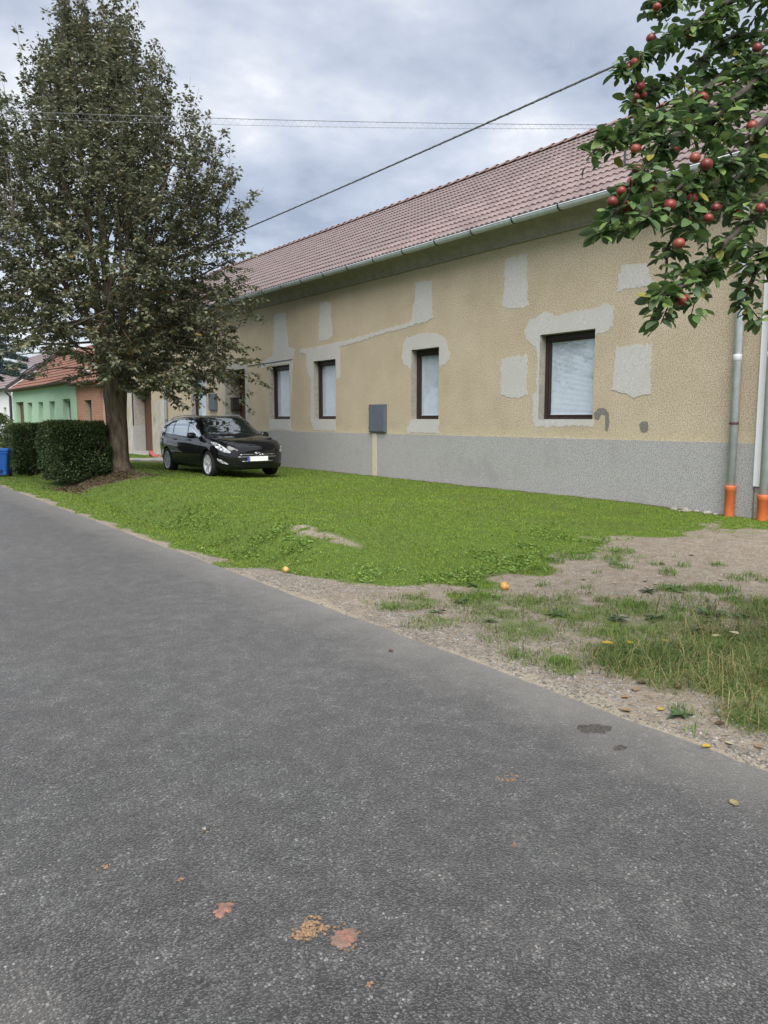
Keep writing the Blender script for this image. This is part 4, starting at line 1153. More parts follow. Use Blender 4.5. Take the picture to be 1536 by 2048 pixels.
def car_body():
    xs = np.unique(np.round(np.concatenate([np.linspace(-2.27, -1.8, 30), np.linspace(-1.8, 1.0, 80), np.linspace(1.0, 2.0, 42), np.linspace(2.0, 2.215, 26)]), 4))
    n = 44; ring = []
    V = []
    for X in xs:
        P = sec(float(X))
        L_ = [(X, y, z) for y, z in P] + [(X, -y, z) for y, z in P[-2:0:-1]]
        V.extend(L_)
    k = 2 * n - 2; F = []
    for i in range(len(xs) - 1):
        for j in range(k):
            a = i * k + j; b = i * k + (j + 1) % k
            F.append((a, b, b + k, a + k))
    F.append(tuple(range(k))[::-1]); F.append(tuple((len(xs) - 1) * k + j for j in range(k)))
    me = bpy.data.meshes.new('body'); me.from_pydata(V, [], F); me.update()
    bm = bmesh.new(); bm.from_mesh(me); bmesh.ops.recalc_face_normals(bm, faces=bm.faces[:]); bm.to_mesh(me); bm.free()
    body = bpy.data.objects.new('body', me); COL.objects.link(body)
    cut = MB()
    for ax in (1.325, -1.325):
        for sgn in (1, -1):
            Mx = Matrix.Translation((ax, sgn * .86, .315)) @ Matrix.Rotation(R(90), 4, 'X')
            cut.lathe([(.362, -.30), (.362, .30)], 40, Mx)
    cm = cut.mesh('cut'); co = bpy.data.objects.new('cut', cm); COL.objects.link(co)
    bm = bmesh.new(); bm.from_mesh(cm); bmesh.ops.recalc_face_normals(bm, faces=bm.faces[:]); bm.to_mesh(cm); bm.free()
    md = body.modifiers.new('b', 'BOOLEAN'); md.operation = 'DIFFERENCE'; md.object = co; md.solver = 'EXACT'
    dg = bpy.context.evaluated_depsgraph_get()
    me2 = bpy.data.meshes.new_from_object(body.evaluated_get(dg))
    body.modifiers.clear(); body.data = me2
    bpy.data.objects.remove(co); bpy.data.meshes.remove(cm)
    for p in me2.polygons: p.use_smooth = True
    try: me2.set_sharp_from_angle(angle=R(40))
    except Exception: pass
    me2.materials.clear(); me2.materials.append(m_paint)
    me2.name = 'body'
    body.parent = car
    return body
body = car_body()
def side_strip(name, zlo, zhi, x0, x1, m, par, off=.005, nx=26, nz=6, sides=(1, -1), smooth=True, thick=.0):
    for s in sides:
        mb = MB()
        for i in range(nx + 1):
            X = x0 + (x1 - x0) * i / nx
            a, b = zlo(X), zhi(X)
            for j in range(nz + 1):
                z = a + (b - a) * j / nz
                y = half_w(round(X, 4), z) + off
                mb.v.append((X, s * y, z))
        for i in range(nx):
            for j in range(nz):
                a = i * (nz + 1) + j
                f = (a, a + 1, a + nz + 2, a + nz + 1)
                mb.f.append(f if s > 0 else f[::-1])
        o = mb.build(name, m, par, smooth=smooth, local=True)
        yield s, o
def lin(*pts):
    xs = [p[0] for p in pts]; ys = [p[1] for p in pts]
    return lambda X: float(np.interp(X, xs, ys))
belt = lambda X: min(float(cS(X)) + .012, 9)
roofl = lin((-2.02, 1.10), (-1.86, 1.22), (-1.6, 1.305), (-1.1, 1.345), (-.4, 1.372), (.12, 1.352), (.3, 1.305), (.62, 1.12), (.86, .97))
def shrink(f, d): return lambda X: f(X) + d
for nm, a, b in (('front_side_window', .03, .84), ('rear_side_window', -.93, -.03), ('quarter_window', -1.90, -1.0)):
    for s, o in side_strip(nm, belt, lambda X: max(belt(X) + .004, roofl(X)), a, b, m_cglass, car, .004): pass
for s, o in side_strip('window_trim', lambda X: belt(X) - .022, lambda X: belt(X) - .001, -1.95, .86, m_chrome, car, .006, 40, 1): pass
# door panels with handles
doorx = {'front_door': (-.02, .92), 'rear_door': (-.96, -.035)}
for nm, (a, b) in doorx.items():
    lo = lin((-1.0, .62), (-.80, .34), (-.6, .27), (1.0, .27))
    for s, o in side_strip(nm, lo if nm == 'rear_door' else (lambda X: .27), lambda X: belt(X) - .026, a, b, m_paint, car, .004, 24, 12):
        X = a + .14
        hy = half_w(round(X, 4), .865) + .012
        MB().tube([(X - .03, s * hy, .868), (X + .02, s * (hy + .022), .872), (X + .14, s * (hy + .022), .876), (X + .19, s * hy, .876)], [.009, .012, .012, .009], 6).build('handle', m_paint, o, smooth=True, local=True)
for s, o in side_strip('side_sill', lambda X: .185, lambda X: .255, -.93, .93, m_blacktrim, car, .008, 20, 2): pass
# lamps
for s, o in side_strip('headlight', lin((1.48, .835), (1.7, .745), (1.9, .655), (2.02, .612), (2.10, .60)), lin((1.48, .850), (1.7, .838), (1.9, .775), (2.02, .705), (2.10, .63)), 1.48, 2.10, m_lamp, car, .007, 24, 6):
    for X, z, r_ in ((1.80, .752, .055), (1.93, .70, .047)):
        y = half_w(X, z) + .008
        n_ = Vector((.62, s * .78, .15)).normalized()
        Mx = Matrix.Translation((X, s * y, z)) @ n_.to_track_quat('Z', 'Y').to_matrix().to_4x4()
        MB().lathe([(r_, -.01), (r_, .004), (r_ * .8, .0055), (r_ * .75, -.002), (0, -.004)], 16, Mx).build('projector', m_chrome, o, smooth=True, local=True)
for s, o in side_strip('fog_light', lin((1.80, .43), (1.92, .365), (2.06, .335)), lin((1.80, .475), (1.92, .45), (2.06, .36)), 1.80, 2.06, m_lamp, car, .008, 12, 3): pass
for s, o in side_strip('bumper_lip', lin((1.74, .225), (2.12, .235)), lin((1.74, .30), (1.9, .315), (2.05, .30), (2.12, .25)), 1.74, 2.12, m_blacktrim, car, .010, 16, 3): pass
for s, o in side_strip('tail_light', lin((-2.18, .80), (-1.95, .86), (-1.8, .92)), lin((-2.18, .98), (-1.95, .99), (-1.8, .96)), -2.18, -1.8, m_red, car, .007, 12, 4): pass
# front face parts, laid on the nose
def front_patch(ylo, yhi, zlo, zhi, m, name, off, ny=20, nz=6, yfun=None, par=car):
    mb = MB()
    for i in range(ny + 1):
        for j in range(nz + 1):
            z = zlo + (zhi - zlo) * j / nz
            w0, w1 = (yfun(z) if yfun else (ylo, yhi))
            y = w0 + (w1 - w0) * i / ny
            mb.v.append((front_x(y, z) + off, y, z))
    for i in range(ny):
        for j in range(nz):
            a = i * (nz + 1) + j; mb.f.append((a, a + nz + 1, a + nz + 2, a + 1))
    return mb.build(name, m, par, smooth=True, local=True)
hexf = lambda z: (-float(np.interp(z, [.36, .50, .60], [.36, .52, .44])), float(np.interp(z, [.36, .50, .60], [.36, .52, .44])))
gr = front_patch(0, 0, .36, .595, m_blacktrim, 'grille', .006, 24, 8, hexf)
def front_bar(pts, r, name, m, par, off=.014):
    MB().tube([(front_x(y, z) + off, y, z) for y, z in pts], r, 6).build(name, m, par, smooth=True, local=True)
front_bar([(y, .560) for y in np.linspace(.10, .45, 8)], .0095, 'chrome_bar', m_chrome, gr)
front_bar([(y, .560) for y in np.linspace(-.10, -.45, 8)], .0095, 'chrome_bar', m_chrome, gr)
front_bar([(y, .508) for y in np.linspace(-.49, .49, 18)], .008, 'chrome_bar', m_silver, gr)
front_bar([(y, .405) for y in np.linspace(-.40, .40, 14)], .007, 'chrome_bar', m_silver, gr)
front_patch(-.55, .55, .245, .325, m_blacktrim, 'lower_intake', .006, 18, 3)
# oval badge with a slanted letter shape
bx_ = front_x(0, .575) + .02
bd = MB().tube([(bx_, .078 * math.cos(a), .575 + .040 * math.sin(a)) for a in np.linspace(0, 2 * math.pi, 25)], .006, 6, caps=False).build('badge', m_chrome, car, smooth=True, local=True)
MB().tube([(bx_, .042, .548), (bx_, .022, .602)], .007, 5).tube([(bx_, -.022, .548), (bx_, -.042, .602)], .007, 5).tube([(bx_, .032, .572), (bx_, -.032, .578)], .006, 5).build('badge_mark', m_chrome, bd, smooth=True, local=True)
# number plate
px_ = front_x(0, .46) + .022
pl = MB().cbox((px_ - .012, -.26, .405), (px_, .26, .515), .003).build('number_plate', m_plate, car, local=True)
MB().cbox((px_ - .002, -.259, .406), (px_ + .0015, -.216, .514), .0005).build('plate_band', m_blue, pl, local=True)
MB().cbox((px_ - .002, -.205, .425), (px_ + .0012, -.196, .497), .0003).build('plate_mark', m_blacktrim, pl, local=True)
# windscreen, rear window, wipers, bonnet shut line
def top_patch(x0, x1, wfun, m, name, off, nx=16, ny=20, par=car):
    mb = MB()
    for i in range(nx + 1):
        X = x0 + (x1 - x0) * i / nx; w = wfun(X)
        for j in range(ny + 1):
            y = -w + 2 * w * j / ny
            e = 1e-2; z = top_z(round(X, 4), y)
            sl = (top_z(round(X + e, 4), y) - top_z(round(X - e, 4), y)) / (2 * e)
            n_ = Vector((-sl, 0, 1)).normalized() * off
            mb.v.append((X + n_.x, y, z + n_.z))
    for i in range(nx):
        for j in range(ny):
            a = i * (ny + 1) + j; mb.f.append((a, a + ny + 1, a + ny + 2, a + 1))
    return mb.build(name, m, par, smooth=True, local=True)
ws = top_patch(.30, .95, lin((.30, .56), (.6, .655), (.95, .735)), m_wsglass, 'windscreen', .006)
for y0_, y1_ in ((.62, .05), (-.02, -.55)):
    MB().tube([(.955, y0_, top_z(.955, y0_) + .02), (.88, (y0_ + y1_) / 2, top_z(.88, (y0_ + y1_) / 2) + .022), (.84, y1_, top_z(.84, y1_) + .018)], .007, 5).build('wiper', m_blacktrim, ws, local=True)
top_patch(-2.10, -1.88, lin((-2.1, .62), (-1.88, .56)), m_cglass, 'rear_window', .006, 8, 12)
top_patch(.955, 1.02, lin((.955, .75), (1.02, .77)), m_blacktrim, 'cowl', .004, 2, 14)
top_patch(1.04, 1.95, lin((1.04, .76), (1.5, .74), (1.95, .50)), m_paint, 'bonnet', .005, 20, 20)
# roof rails and mirrors
for s in (1, -1):
    pts = []
    for X in np.linspace(.20, -1.72, 22):
        y = .60 - .03 * abs((X + .7) / 1.0)
        z = top_z(round(float(X), 4), y)
        k = min(1, (.22 - X) / .22, (X + 1.74) / .22)
        pts.append((X, s * y, z + .002 + .042 * max(0, k)))
    MB().tube(pts, .013, 7).build('roof_rail', m_silver, car, smooth=True, local=True)
    mx, my, mz = .66, .985, .985
    mi = MB(); mi.lathe([(0.0, -.115), (.055, -.105), (.088, -.06), (.095, 0), (.088, .06), (.055, .105), (0, .115)], 14,
                        Matrix.Translation((mx, s * my, mz)) @ Matrix.Rotation(R(90), 4, 'X') @ Matrix.Diagonal((.62, .80, 1, 1)))
    mo = mi.build('mirror', m_paint, car, smooth=True, local=True)
    MB().tube([(mx + .05, s * .84, .945), (mx + .01, s * .92, .955)], .022, 8).build('mirror_arm', m_blacktrim, mo, local=True)
    MB().lathe([(.075, 0), (.075, .004), (0, .005)], 12, Matrix.Translation((mx - .058, s * my, mz)) @ Matrix.Rotation(R(-90), 4, 'Y') @ Matrix.Diagonal((.75, 1, 1, 1))).build('mirror_glass', m_chrome, mo, local=True)
MB().tube([(-1.55, 0, 1.40), (-1.63, 0, 1.47), (-1.72, 0, 1.485)], [.02, .012, .004], 6).build('antenna', m_paint, car, local=True)
# wheels
def make_wheel(X, s):
    Mx = Matrix.Translation((X, s * .775, .315)) @ Matrix.Rotation(R(-90) * s, 4, 'X')      # local Z points outward
    w = empty('wheel', (X, s * .775, .315)); w.parent = car
    Mi = Matrix.Translation((-X, -s * .775, -.315)) @ Mx
    MB().lathe([(.215, -.10), (.29, -.105), (.312, -.085), (.317, -.04), (.317, .04), (.312, .085), (.292, .102), (.235, .104), (.222, .092), (.222, -.08)], 40, Mi).build('tyre', m_rubber, w, smooth=True, local=True)
    rim = MB().lathe([(.222, .060), (.232, .098), (.222, .101), (.208, .09), (.200, .03), (.195, -.06)], 40, Mi)
    for k in range(5):
        for d in (-.16, .16):
            a = 2 * math.pi * k / 5 + .3
            a1 = a + d * .55; a2 = a + d * 1.25
            p0 = Vector((.045 * math.cos(a1), .045 * math.sin(a1), .078)); p1 = Vector((.214 * math.cos(a2), .214 * math.sin(a2), .088))
            t = (p1 - p0).normalized(); q = t.cross(Vector((0, 0, 1))).normalized()
            v = []
            for p, hw in ((p0, .016), (p1, .020)):
                v += [p + q * hw + Vector((0, 0, -.02)), p + q * hw * .7, p - q * hw * .7, p - q * hw + Vector((0, 0, -.02))]
            rim.add([tuple(Mi @ x) for x in v], [(0, 1, 5, 4), (1, 2, 6, 5), (2, 3, 7, 6)])
    rim.lathe([(.05, .055), (.052, .08), (.03, .088), (0, .088)], 16, Mi)
    rim.build('rim', m_rim, w, local=True)
    MB().lathe([(.155, .02), (.155, .028), (.0, .028)], 24, Mi).build('brake_disc', mat('brake_steel', (.10, .10, .105), rough=.4, metal=.6), w, local=True)
for X in (1.325, -1.325):
    for s in (1, -1): make_wheel(X, s)
# underbody shadow pan keeps daylight out of the arches
MB().box((-2.0, -.62, .2), (2.0, .62, .45)).build('underbody', m_blacktrim, car, local=True)

# ================================================================ VEGETATION HELPERS
def rot_basis(d, roll):
    """unit vectors (dir, side, normal) for arrays of directions and rolls"""
    d = d / (np.linalg.norm(d, axis=1, keepdims=True) + 1e-9)
    up = np.where(np.abs(d[:, 2:3]) > .95, np.array([[1., 0, 0]]), np.array([[0, 0, 1.]]))
    s = np.cross(d, up); s /= np.linalg.norm(s, axis=1, keepdims=True) + 1e-9
    n = np.cross(s, d)
    c, si = np.cos(roll)[:, None], np.sin(roll)[:, None]
    return d, s * c + n * si, n * c - s * si
def leaf_cloud(P, Dr, roll, length, width, tint, fold=.25, droop=.12):
    """leaf = 5 points, 4 triangles, folded along the midrib"""
    d, s, n = rot_basis(Dr, roll)
    L_ = np.asarray(length)[:, None]; W = np.asarray(width)[:, None]
    base = P
    mid = P + d * L_ * .48 - n * W * fold
    lf = P + d * L_ * .42 + s * W * .5
    rt = P + d * L_ * .42 - s * W * .5
    tip = P + d * L_ - n * L_ * droop
    V = np.stack([base, lf, tip, rt, mid], 1)
    k = len(P)
    F = np.array([[0, 4, 1], [1, 4, 2], [2, 4, 3], [3, 4, 0]])[None] + (np.arange(k) * 5)[:, None, None]
    return V.reshape(-1, 3), F.reshape(-1, 3), np.repeat(tint, 5, 0)
def blade_cloud(P, ang, h, w, lean, tint, tiptint=None):
    """grass blade: bent strip of 5 points, 3 triangles"""
    k = len(P)
    dx = np.stack([np.cos(ang), np.sin(ang), np.zeros(k)], 1); sx = np.stack([-np.sin(ang), np.cos(ang), np.zeros(k)], 1)
    h = np.asarray(h)[:, None]; w = np.asarray(w)[:, None]; lean = np.asarray(lean)[:, None]
    up = np.array([[0, 0, 1.]])
    a = P - sx * w * .5; b = P + sx * w * .5
    m = P + up * h * .6 + dx * h * lean * .35
    c = m - sx * w * .38; d = m + sx * w * .38
    tip = P + up * h * (1 - .35 * lean) + dx * h * lean
    V = np.stack([a, b, c, d, tip], 1)
    F = np.array([[0, 1, 3], [0, 3, 2], [2, 3, 4]])[None] + (np.arange(k) * 5)[:, None, None]
    T = np.repeat(tint, 5, 0).reshape(k, 5, 3)
    if tiptint is not None: T[:, 4] = tiptint
    return V.reshape(-1, 3), F.reshape(-1, 3), T.reshape(-1, 3)
def merge(parts):
    V = []; F = []; T = []; n = 0
    for v, f, t in parts:
        V.append(v); F.append(f + n); T.append(t); n += len(v)
    return np.concatenate(V), np.concatenate(F), np.concatenate(T)
def pick(cols, k, jit=.12):
    cols = np.array([c[:3] for c in cols]); w = None
    i = RNG.integers(0, len(cols), k)
    return cols[i] * (1 + RNG.uniform(-jit, jit, (k, 1)))

m_grass = mat('grass_blade', (1, 1, 1), (.78, .78, .78), scale=3, rough=.55, spec=.25, tint=True, transl=.32)
m_weed = mat('weed_leaf', (1, 1, 1), (.8, .8, .8), scale=8, rough=.5, spec=.3, tint=True, transl=.15)
m_pear_leaf = mat('pear_leaf', (1, 1, 1), (.75, .75, .75), scale=1.2, rough=.42, spec=.45, tint=True, transl=.28)
m_hedge_leaf = mat('hedge_leaf', (1, 1, 1), (.8, .8, .8), scale=3, rough=.45, spec=.4, tint=True, transl=.10)
m_bark = mat('pear_bark', (.20, .16, .118), (.085, .066, .05), scale=14, rough=.95, spec=.1, stretch=(1, 1, .22), bump=1.0, bscale=22, bdist=.04)
m_twig = mat('twig_bark', (.085, .07, .055), (.05, .04, .032), scale=20, rough=.9)

# ================================================================ LAWN
def scatter(x0, x1, y0, y1, dens, fn):
    n = int((x1 - x0) * (y1 - y0) * dens)
    x = RNG.uniform(x0, x1, n); y = RNG.uniform(y0, y1, n)
    k = RNG.uniform(0, 1, n) < fn(x, y)
    return x[k], y[k]
LAWN_C = [(.145, .26, .026), (.18, .295, .032), (.12, .225, .022), (.21, .305, .042), (.165, .27, .034), (.23, .28, .055)]
def clear_of(x, y):
    k = ((x - 6.02) ** 2 + (y - 19.76) ** 2) > .42 ** 2
    k &= ~((x > 4.2) & (x < 5.6) & (y > 19.1) & (y < 21.3))
    return k
parts = []
for (x0, x1, y0, y1, dens, h0, wd) in ((3.4, 11.7, 4.9, 8.5, 2300, .034, .0065), (3.4, 11.7, 8.5, 12.5, 1150, .036, .009), (3.4, 11.7, 12.5, 18, 520, .04, .013), (3.4, 11.7, 18, 33, 200, .045, .02)):
    x, y = scatter(x0, x1, y0, y1, dens, lawn_cover)
    k = clear_of(x, y); x, y = x[k], y[k]
    n = len(x); z = ground_z(x, y) - .004
    patchy = fbm(x * .55, y * .55, 81)
    dry = sstep(.52, .74, fbm(x * 1.3, y * 1.3, 82)) * .35
    # the ditch and the bank grow lusher and longer
    lush = np.exp(-((x - (4.3 + .06 * (y - 8))) / .55) ** 2) * sstep(6.5, 8.5, y)
    t = pick(LAWN_C, n, .18) * np.array([[1.12, 1.03, .95]]) * (.95 + .25 * patchy)[:, None]
    t = t * (1 - dry[:, None]) + np.array([[.19, .185, .075]]) * dry[:, None]
    t = t * (1 - .22 * lush[:, None])
    h = h0 * .72 * RNG.uniform(.6, 1.2, n) * (1 + .9 * lush * RNG.uniform(0, 1, n))
    parts.append(blade_cloud(np.stack([x, y, z], 1), RNG.uniform(0, 6.28, n), h, wd * RNG.uniform(.7, 1.3, n), RNG.uniform(.15, 1.0, n), t, t * 1.25))
# far verge on both sides of the road
x, y = scatter(3.4, 11.5, 33, 60, 40, lambda x, y: (x > 3.5) * 1.0); n = len(x)
t = pick(LAWN_C, n, .2); parts.append(blade_cloud(np.stack([x, y, ground_z(x, y)], 1), RNG.uniform(0, 6.28, n), RNG.uniform(.04, .08, n), np.full(n, .04), RNG.uniform(.2, 1, n), t, t * 1.2))
V, F, T = merge(parts)
o = link('lawn', np_mesh('lawn', V, F, T), m_grass); tag(o, 'short bright green mown lawn before the tan house', 'grass', kind='stuff')

# clover and small broad leaves along the front of the lawn and in the bank
def weed_fn(x, y):
    g = lawn_cover(x, y)
    e = np.exp(-((y - np.interp(x, LAWN_X, LAWN_Y) - .7) / .8) ** 2) * (x < 9)
    b = np.exp(-((x - (4.35 + .06 * (y - 8))) / .4) ** 2) * (y > 6.5) * (y < 18)
    return np.clip(g * (np.maximum(e, b)) * sstep(.42, .62, fbm(x * 2.3, y * 2.3, 91)), 0, 1)
x, y = scatter(3.5, 10, 4.8, 12, 900, weed_fn); n = len(x)
P = np.stack([x, y, ground_z(x, y) + RNG.uniform(.012, .045, n)], 1)
a = RNG.uniform(0, 6.28, n)
Dr = np.stack([np.cos(a), np.sin(a), RNG.uniform(-.1, .6, n)], 1)
V, F, T = leaf_cloud(P, Dr, RNG.normal(0, .5, n), RNG.uniform(.022, .048, n), RNG.uniform(.018, .034, n), pick([(.13, .23, .04), (.16, .26, .045), (.11, .20, .04), (.19, .27, .06)], n, .2))
o = link('clover', np_mesh('clover', V, F, T), m_weed); tag(o, 'small broad leaved clover growing along the lawn edge', 'clover', kind='stuff')

# rough patchy grass on the gravel and long straw grass by the road
parts = []
x, y = scatter(3.4, 7, 1.0, 5.6, 4200, lambda x, y: np.clip(blobs(STRIP, x, y, 1.25) * sstep(.30, .55, fbm(x * 5, y * 5, 53)), 0, 1)); n = len(x)
t = pick([(.13, .20, .045), (.11, .185, .04), (.22, .22, .08), (.16, .21, .055), (.15, .22, .05)], n, .2)
parts.append(blade_cloud(np.stack([x, y, ground_z(x, y) - .004], 1), RNG.uniform(0, 6.28, n), RNG.uniform(.02, .065, n), RNG.uniform(.003, .006, n), RNG.uniform(.3, 1.3, n), t, t * 1.3))
x, y = scatter(3.3, 8, 1.5, 6.3, 3600, lambda x, y: blobs(TUFTS, x, y, .9)); n = len(x)
t = pick([(.12, .22, .035), (.15, .26, .04), (.10, .18, .035)], n, .2)
parts.append(blade_cloud(np.stack([x, y, ground_z(x, y) - .004], 1), RNG.uniform(0, 6.28, n), RNG.uniform(.03, .085, n), RNG.uniform(.003, .006, n), RNG.uniform(.2, 1.0, n), t, t * 1.3))
x, y = scatter(3.3, 7.2, .6, 3.9, 3300, lambda x, y: np.clip(blobs(BLOBS, x, y) * sstep(.22, .5, fbm(x * 3.2, y * 3.2, 54) + .08), 0, 1)); n = len(x)
fringe = sstep(.55, .3, blobs(BLOBS, x, y)) * .5 + sstep(.5, .66, fbm(x * 2.2, y * 2.2, 55)) * .55
gcol = pick([(.095, .155, .04), (.12, .185, .05), (.08, .135, .04), (.15, .20, .055)], n, .2)
scol = pick([(.30, .25, .11), (.24, .21, .09), (.36, .31, .16)], n, .2)
isdry = (RNG.uniform(0, 1, n) < np.clip(.10 + fringe * .7, 0, .7))[:, None]
t = np.where(isdry, scol, gcol)
parts.append(blade_cloud(np.stack([x, y, ground_z(x, y) - .004], 1), RNG.uniform(0, 6.28, n), RNG.gamma(3.0, .021, n) + .025, RNG.uniform(.003, .006, n), RNG.uniform(.5, 2.3, n), t, t * 1.25))
# long dry stalks arching over
x, y = scatter(3.6, 6.6, 1.0, 3.4, 95, lambda x, y: blobs(BLOBS, x, y)); n = len(x)
t = pick([(.40, .34, .18), (.34, .28, .13), (.30, .28, .12)], n, .15)
parts.append(blade_cloud(np.stack([x, y, ground_z(x, y)], 1), RNG.uniform(0, 6.28, n), RNG.uniform(.16, .34, n), RNG.uniform(.002, .0035, n), RNG.uniform(.7, 2.0, n), t))
# straw bits lying flat on gravel and earth
x, y = scatter(3.4, 9, 1.4, 6.4, 130, lambda x, y: np.clip(1 - lawn_cover(x, y), 0, 1) * (x > road_edge(y) + .03)); n = len(x)
t = pick([(.36, .30, .17), (.26, .20, .11), (.14, .10, .06), (.42, .36, .22)], n, .2); a = RNG.uniform(0, 6.28, n); l = RNG.uniform(.015, .07, n)
dxy = np.stack([np.cos(a), np.sin(a), RNG.uniform(-.05, .2, n)], 1) * l[:, None]; sxy = np.stack([-np.sin(a), np.cos(a), 0 * a], 1) * .002
P = np.stack([x, y, ground_z(x, y) + .006], 1)
Vs = np.stack([P - sxy, P + sxy, P + dxy * .5 + sxy, P + dxy * .5 - sxy, P + dxy], 1).reshape(-1, 3)
Fs = (np.array([[0, 1, 2], [0, 2, 3], [3, 2, 4]])[None] + (np.arange(n) * 5)[:, None, None]).reshape(-1, 3)
parts.append((Vs, Fs, np.repeat(t, 5, 0)))
V, F, T = merge(parts)
o = link('rough_grass', np_mesh('rough_grass', V, F, T), m_grass); tag(o, 'patchy rough grass with straw coloured blades on the gravel verge', 'grass', kind='stuff')

# litter of small dead leaves under the pear tree
x, y = scatter(3.5, 8, 16.5, 21.5, 420, litter); n = len(x)
a = RNG.uniform(0, 6.28, n)
V, F, T = leaf_cloud(np.stack([x, y, ground_z(x, y) + .008], 1), np.stack([np.cos(a), np.sin(a), RNG.uniform(-.1, .3, n)], 1), RNG.normal(0, .6, n), RNG.uniform(.04, .075, n), RNG.uniform(.03, .045, n),
                     pick([(.09, .055, .03), (.14, .09, .045), (.06, .04, .025), (.22, .16, .08), (.10, .09, .05)], n, .2))
o = link('leaf_litter', np_mesh('leaf_litter', V, F, T), m_weed); tag(o, 'brown fallen leaves lying under the pear tree', 'leaf litter', kind='stuff')
x, y = scatter(3.5, 8, 16.5, 21.5, 160, lambda x, y: litter(x, y) * .5); n = len(x)

# gravel stones on the verge
def pebbles(name, n, fn, box, smin, smax, label, cols):
    x, y = scatter(*box, n, fn); k = len(x)
    s = smin + (smax - smin) * RNG.uniform(0, 1, k) ** 3
    P = np.array([[1, 0, 0], [-1, 0, 0], [0, 1, 0], [0, -1, 0], [0, 0, 1], [.6, .6, .5], [-.6, .6, .45], [-.6, -.6, .5], [.6, -.6, .45]], float)
    F0 = np.array([[0, 5, 8], [5, 0, 2], [2, 6, 5], [6, 2, 1], [1, 7, 6], [7, 1, 3], [3, 8, 7], [8, 3, 0], [5, 6, 4], [6, 7, 4], [7, 8, 4], [8, 5, 4]])
    J = P[None] * (1 + RNG.uniform(-.25, .25, (k, 9, 1))) * np.array([1, .75, .5])
    a = RNG.uniform(0, 6.28, k); c, si = np.cos(a)[:, None], np.sin(a)[:, None]
    X = (J[:, :, 0] * c - J[:, :, 1] * si) * s[:, None] + x[:, None]
    Y = (J[:, :, 0] * si + J[:, :, 1] * c) * s[:, None] + y[:, None]
    Z = J[:, :, 2] * s[:, None] + ground_z(x, y)[:, None]
    V = np.stack([X, Y, Z], -1).reshape(-1, 3)
    F = (F0[None] + (np.arange(k) * 9)[:, None, None]).reshape(-1, 3)
    T = np.repeat(pick(cols, k, .2), 9, 0)
    o = link(name, np_mesh(name, V, F, T), mat('pebble_stone', (1, 1, 1), (.75, .75, .75), scale=40, rough=.9, tint=True)); tag(o, label, 'gravel', kind='stuff')
def gravel_fn(x, y):
    e = x - road_edge(y)
    g = np.maximum(lawn_cover(x, y), rough_cover(x, y) * .7)
    w = np.where(y < 7.5, np.exp(-(np.maximum(e - .05, 0) / .75) ** 2), np.exp(-(np.maximum(e, 0) / .15) ** 2))
    return np.clip((e > .01) * (1 - g) * w * (.25 + .75 * sstep(.35, .6, fbm(x * 2.5, y * 2.5, 101))), 0, 1)
pebbles('gravel', 4500, gravel_fn, (3.3, 5.6, 1.0, 9.0), .003, .013, 'loose grey gravel along the road edge', [(.17, .165, .155), (.23, .22, .205), (.12, .118, .112), (.31, .30, .285), (.20, .18, .15)])
pebbles('dirt_crumbs', 420, lambda x, y: np.clip(1 - np.maximum(lawn_cover(x, y), rough_cover(x, y)), 0, 1), (4.5, 10.5, 3.2, 6.3), .003, .012, 'small stones scattered over the bare earth', [(.24, .21, .17), (.32, .29, .25), (.16, .14, .11)])

# white rubble by the downpipe foot
rng2 = random.Random(5)
def stone_mesh(seed, s):
    r_ = random.Random(seed); bm = bmesh.new(); bmesh.ops.create_icosphere(bm, subdivisions=2, radius=s)
    for v in bm.verts:
        v.co = Vector((v.co.x * 1.2, v.co.y, v.co.z * .65)) * (1 + r_.uniform(-.16, .16))
    me = bpy.data.meshes.new('stone'); bm.to_mesh(me); bm.free(); return me
m_rub = mat('pale_rubble', (.36, .34, .30), (.22, .205, .18), scale=18, rough=.95, bump=.4)
for i in range(8):
    y = 6.85 + rng2.uniform(0, .75); x = D - .05 - rng2.uniform(.02, .25)
    s = rng2.uniform(.022, .065)
    o = link('rubble_stone', stone_mesh(i, s), m_rub); o.location = (x, y, float(ground_z(x, y)) + s * .2); o.rotation_euler = (0, 0, rng2.uniform(0, 6))
    tag(o, 'pale lump of rubble lying at the wall foot by the orange boot', 'stone', 'rubble at the foot of the wall')

# plantain rosettes and dock weeds on the bare ground
def rosette(x, y, n, L_, up, col, label_i, stalks=0):
    a = np.linspace(0, 6.28, n, endpoint=False) + RNG.uniform(-.3, .3, n)
    z = float(ground_z(x, y))
    pl = empty('plantain_weed', (x, y, z))
    P = np.repeat([[x, y, z + .012]], n, 0); Dr = np.stack([np.cos(a), np.sin(a), RNG.uniform(.05, up, n)], 1)
    l = L_ * RNG.uniform(.6, 1.15, n)
    V, F, T = leaf_cloud(P, Dr, RNG.normal(0, .25, n), l, l * .42, pick(col, n, .15), fold=.2, droop=.3)
    link('foliage', np_mesh('foliage', V, F, T), m_weed, pl)
    if stalks:
        mb = MB()
        for k in range(stalks):
            b = random.uniform(0, 6.28); h = random.uniform(.10, .2)
            q = (x + .05 * math.cos(b), y + .05 * math.sin(b), z + h)
            mb.tube([(x, y, z), ((x + q[0]) / 2, (y + q[1]) / 2, z + h * .6), q], [.0022, .002, .0015], 4)
            mb.tube([((x * .25 + q[0] * .75), (y * .25 + q[1] * .75), z + h * .78), q], [.005, .003], 5)
        mb.build('seed_stalk', mat('plantain_stalk', (.09, .075, .04)), pl)
    tag(pl, label_i, 'weed', 'plantain rosettes on the bare earth')
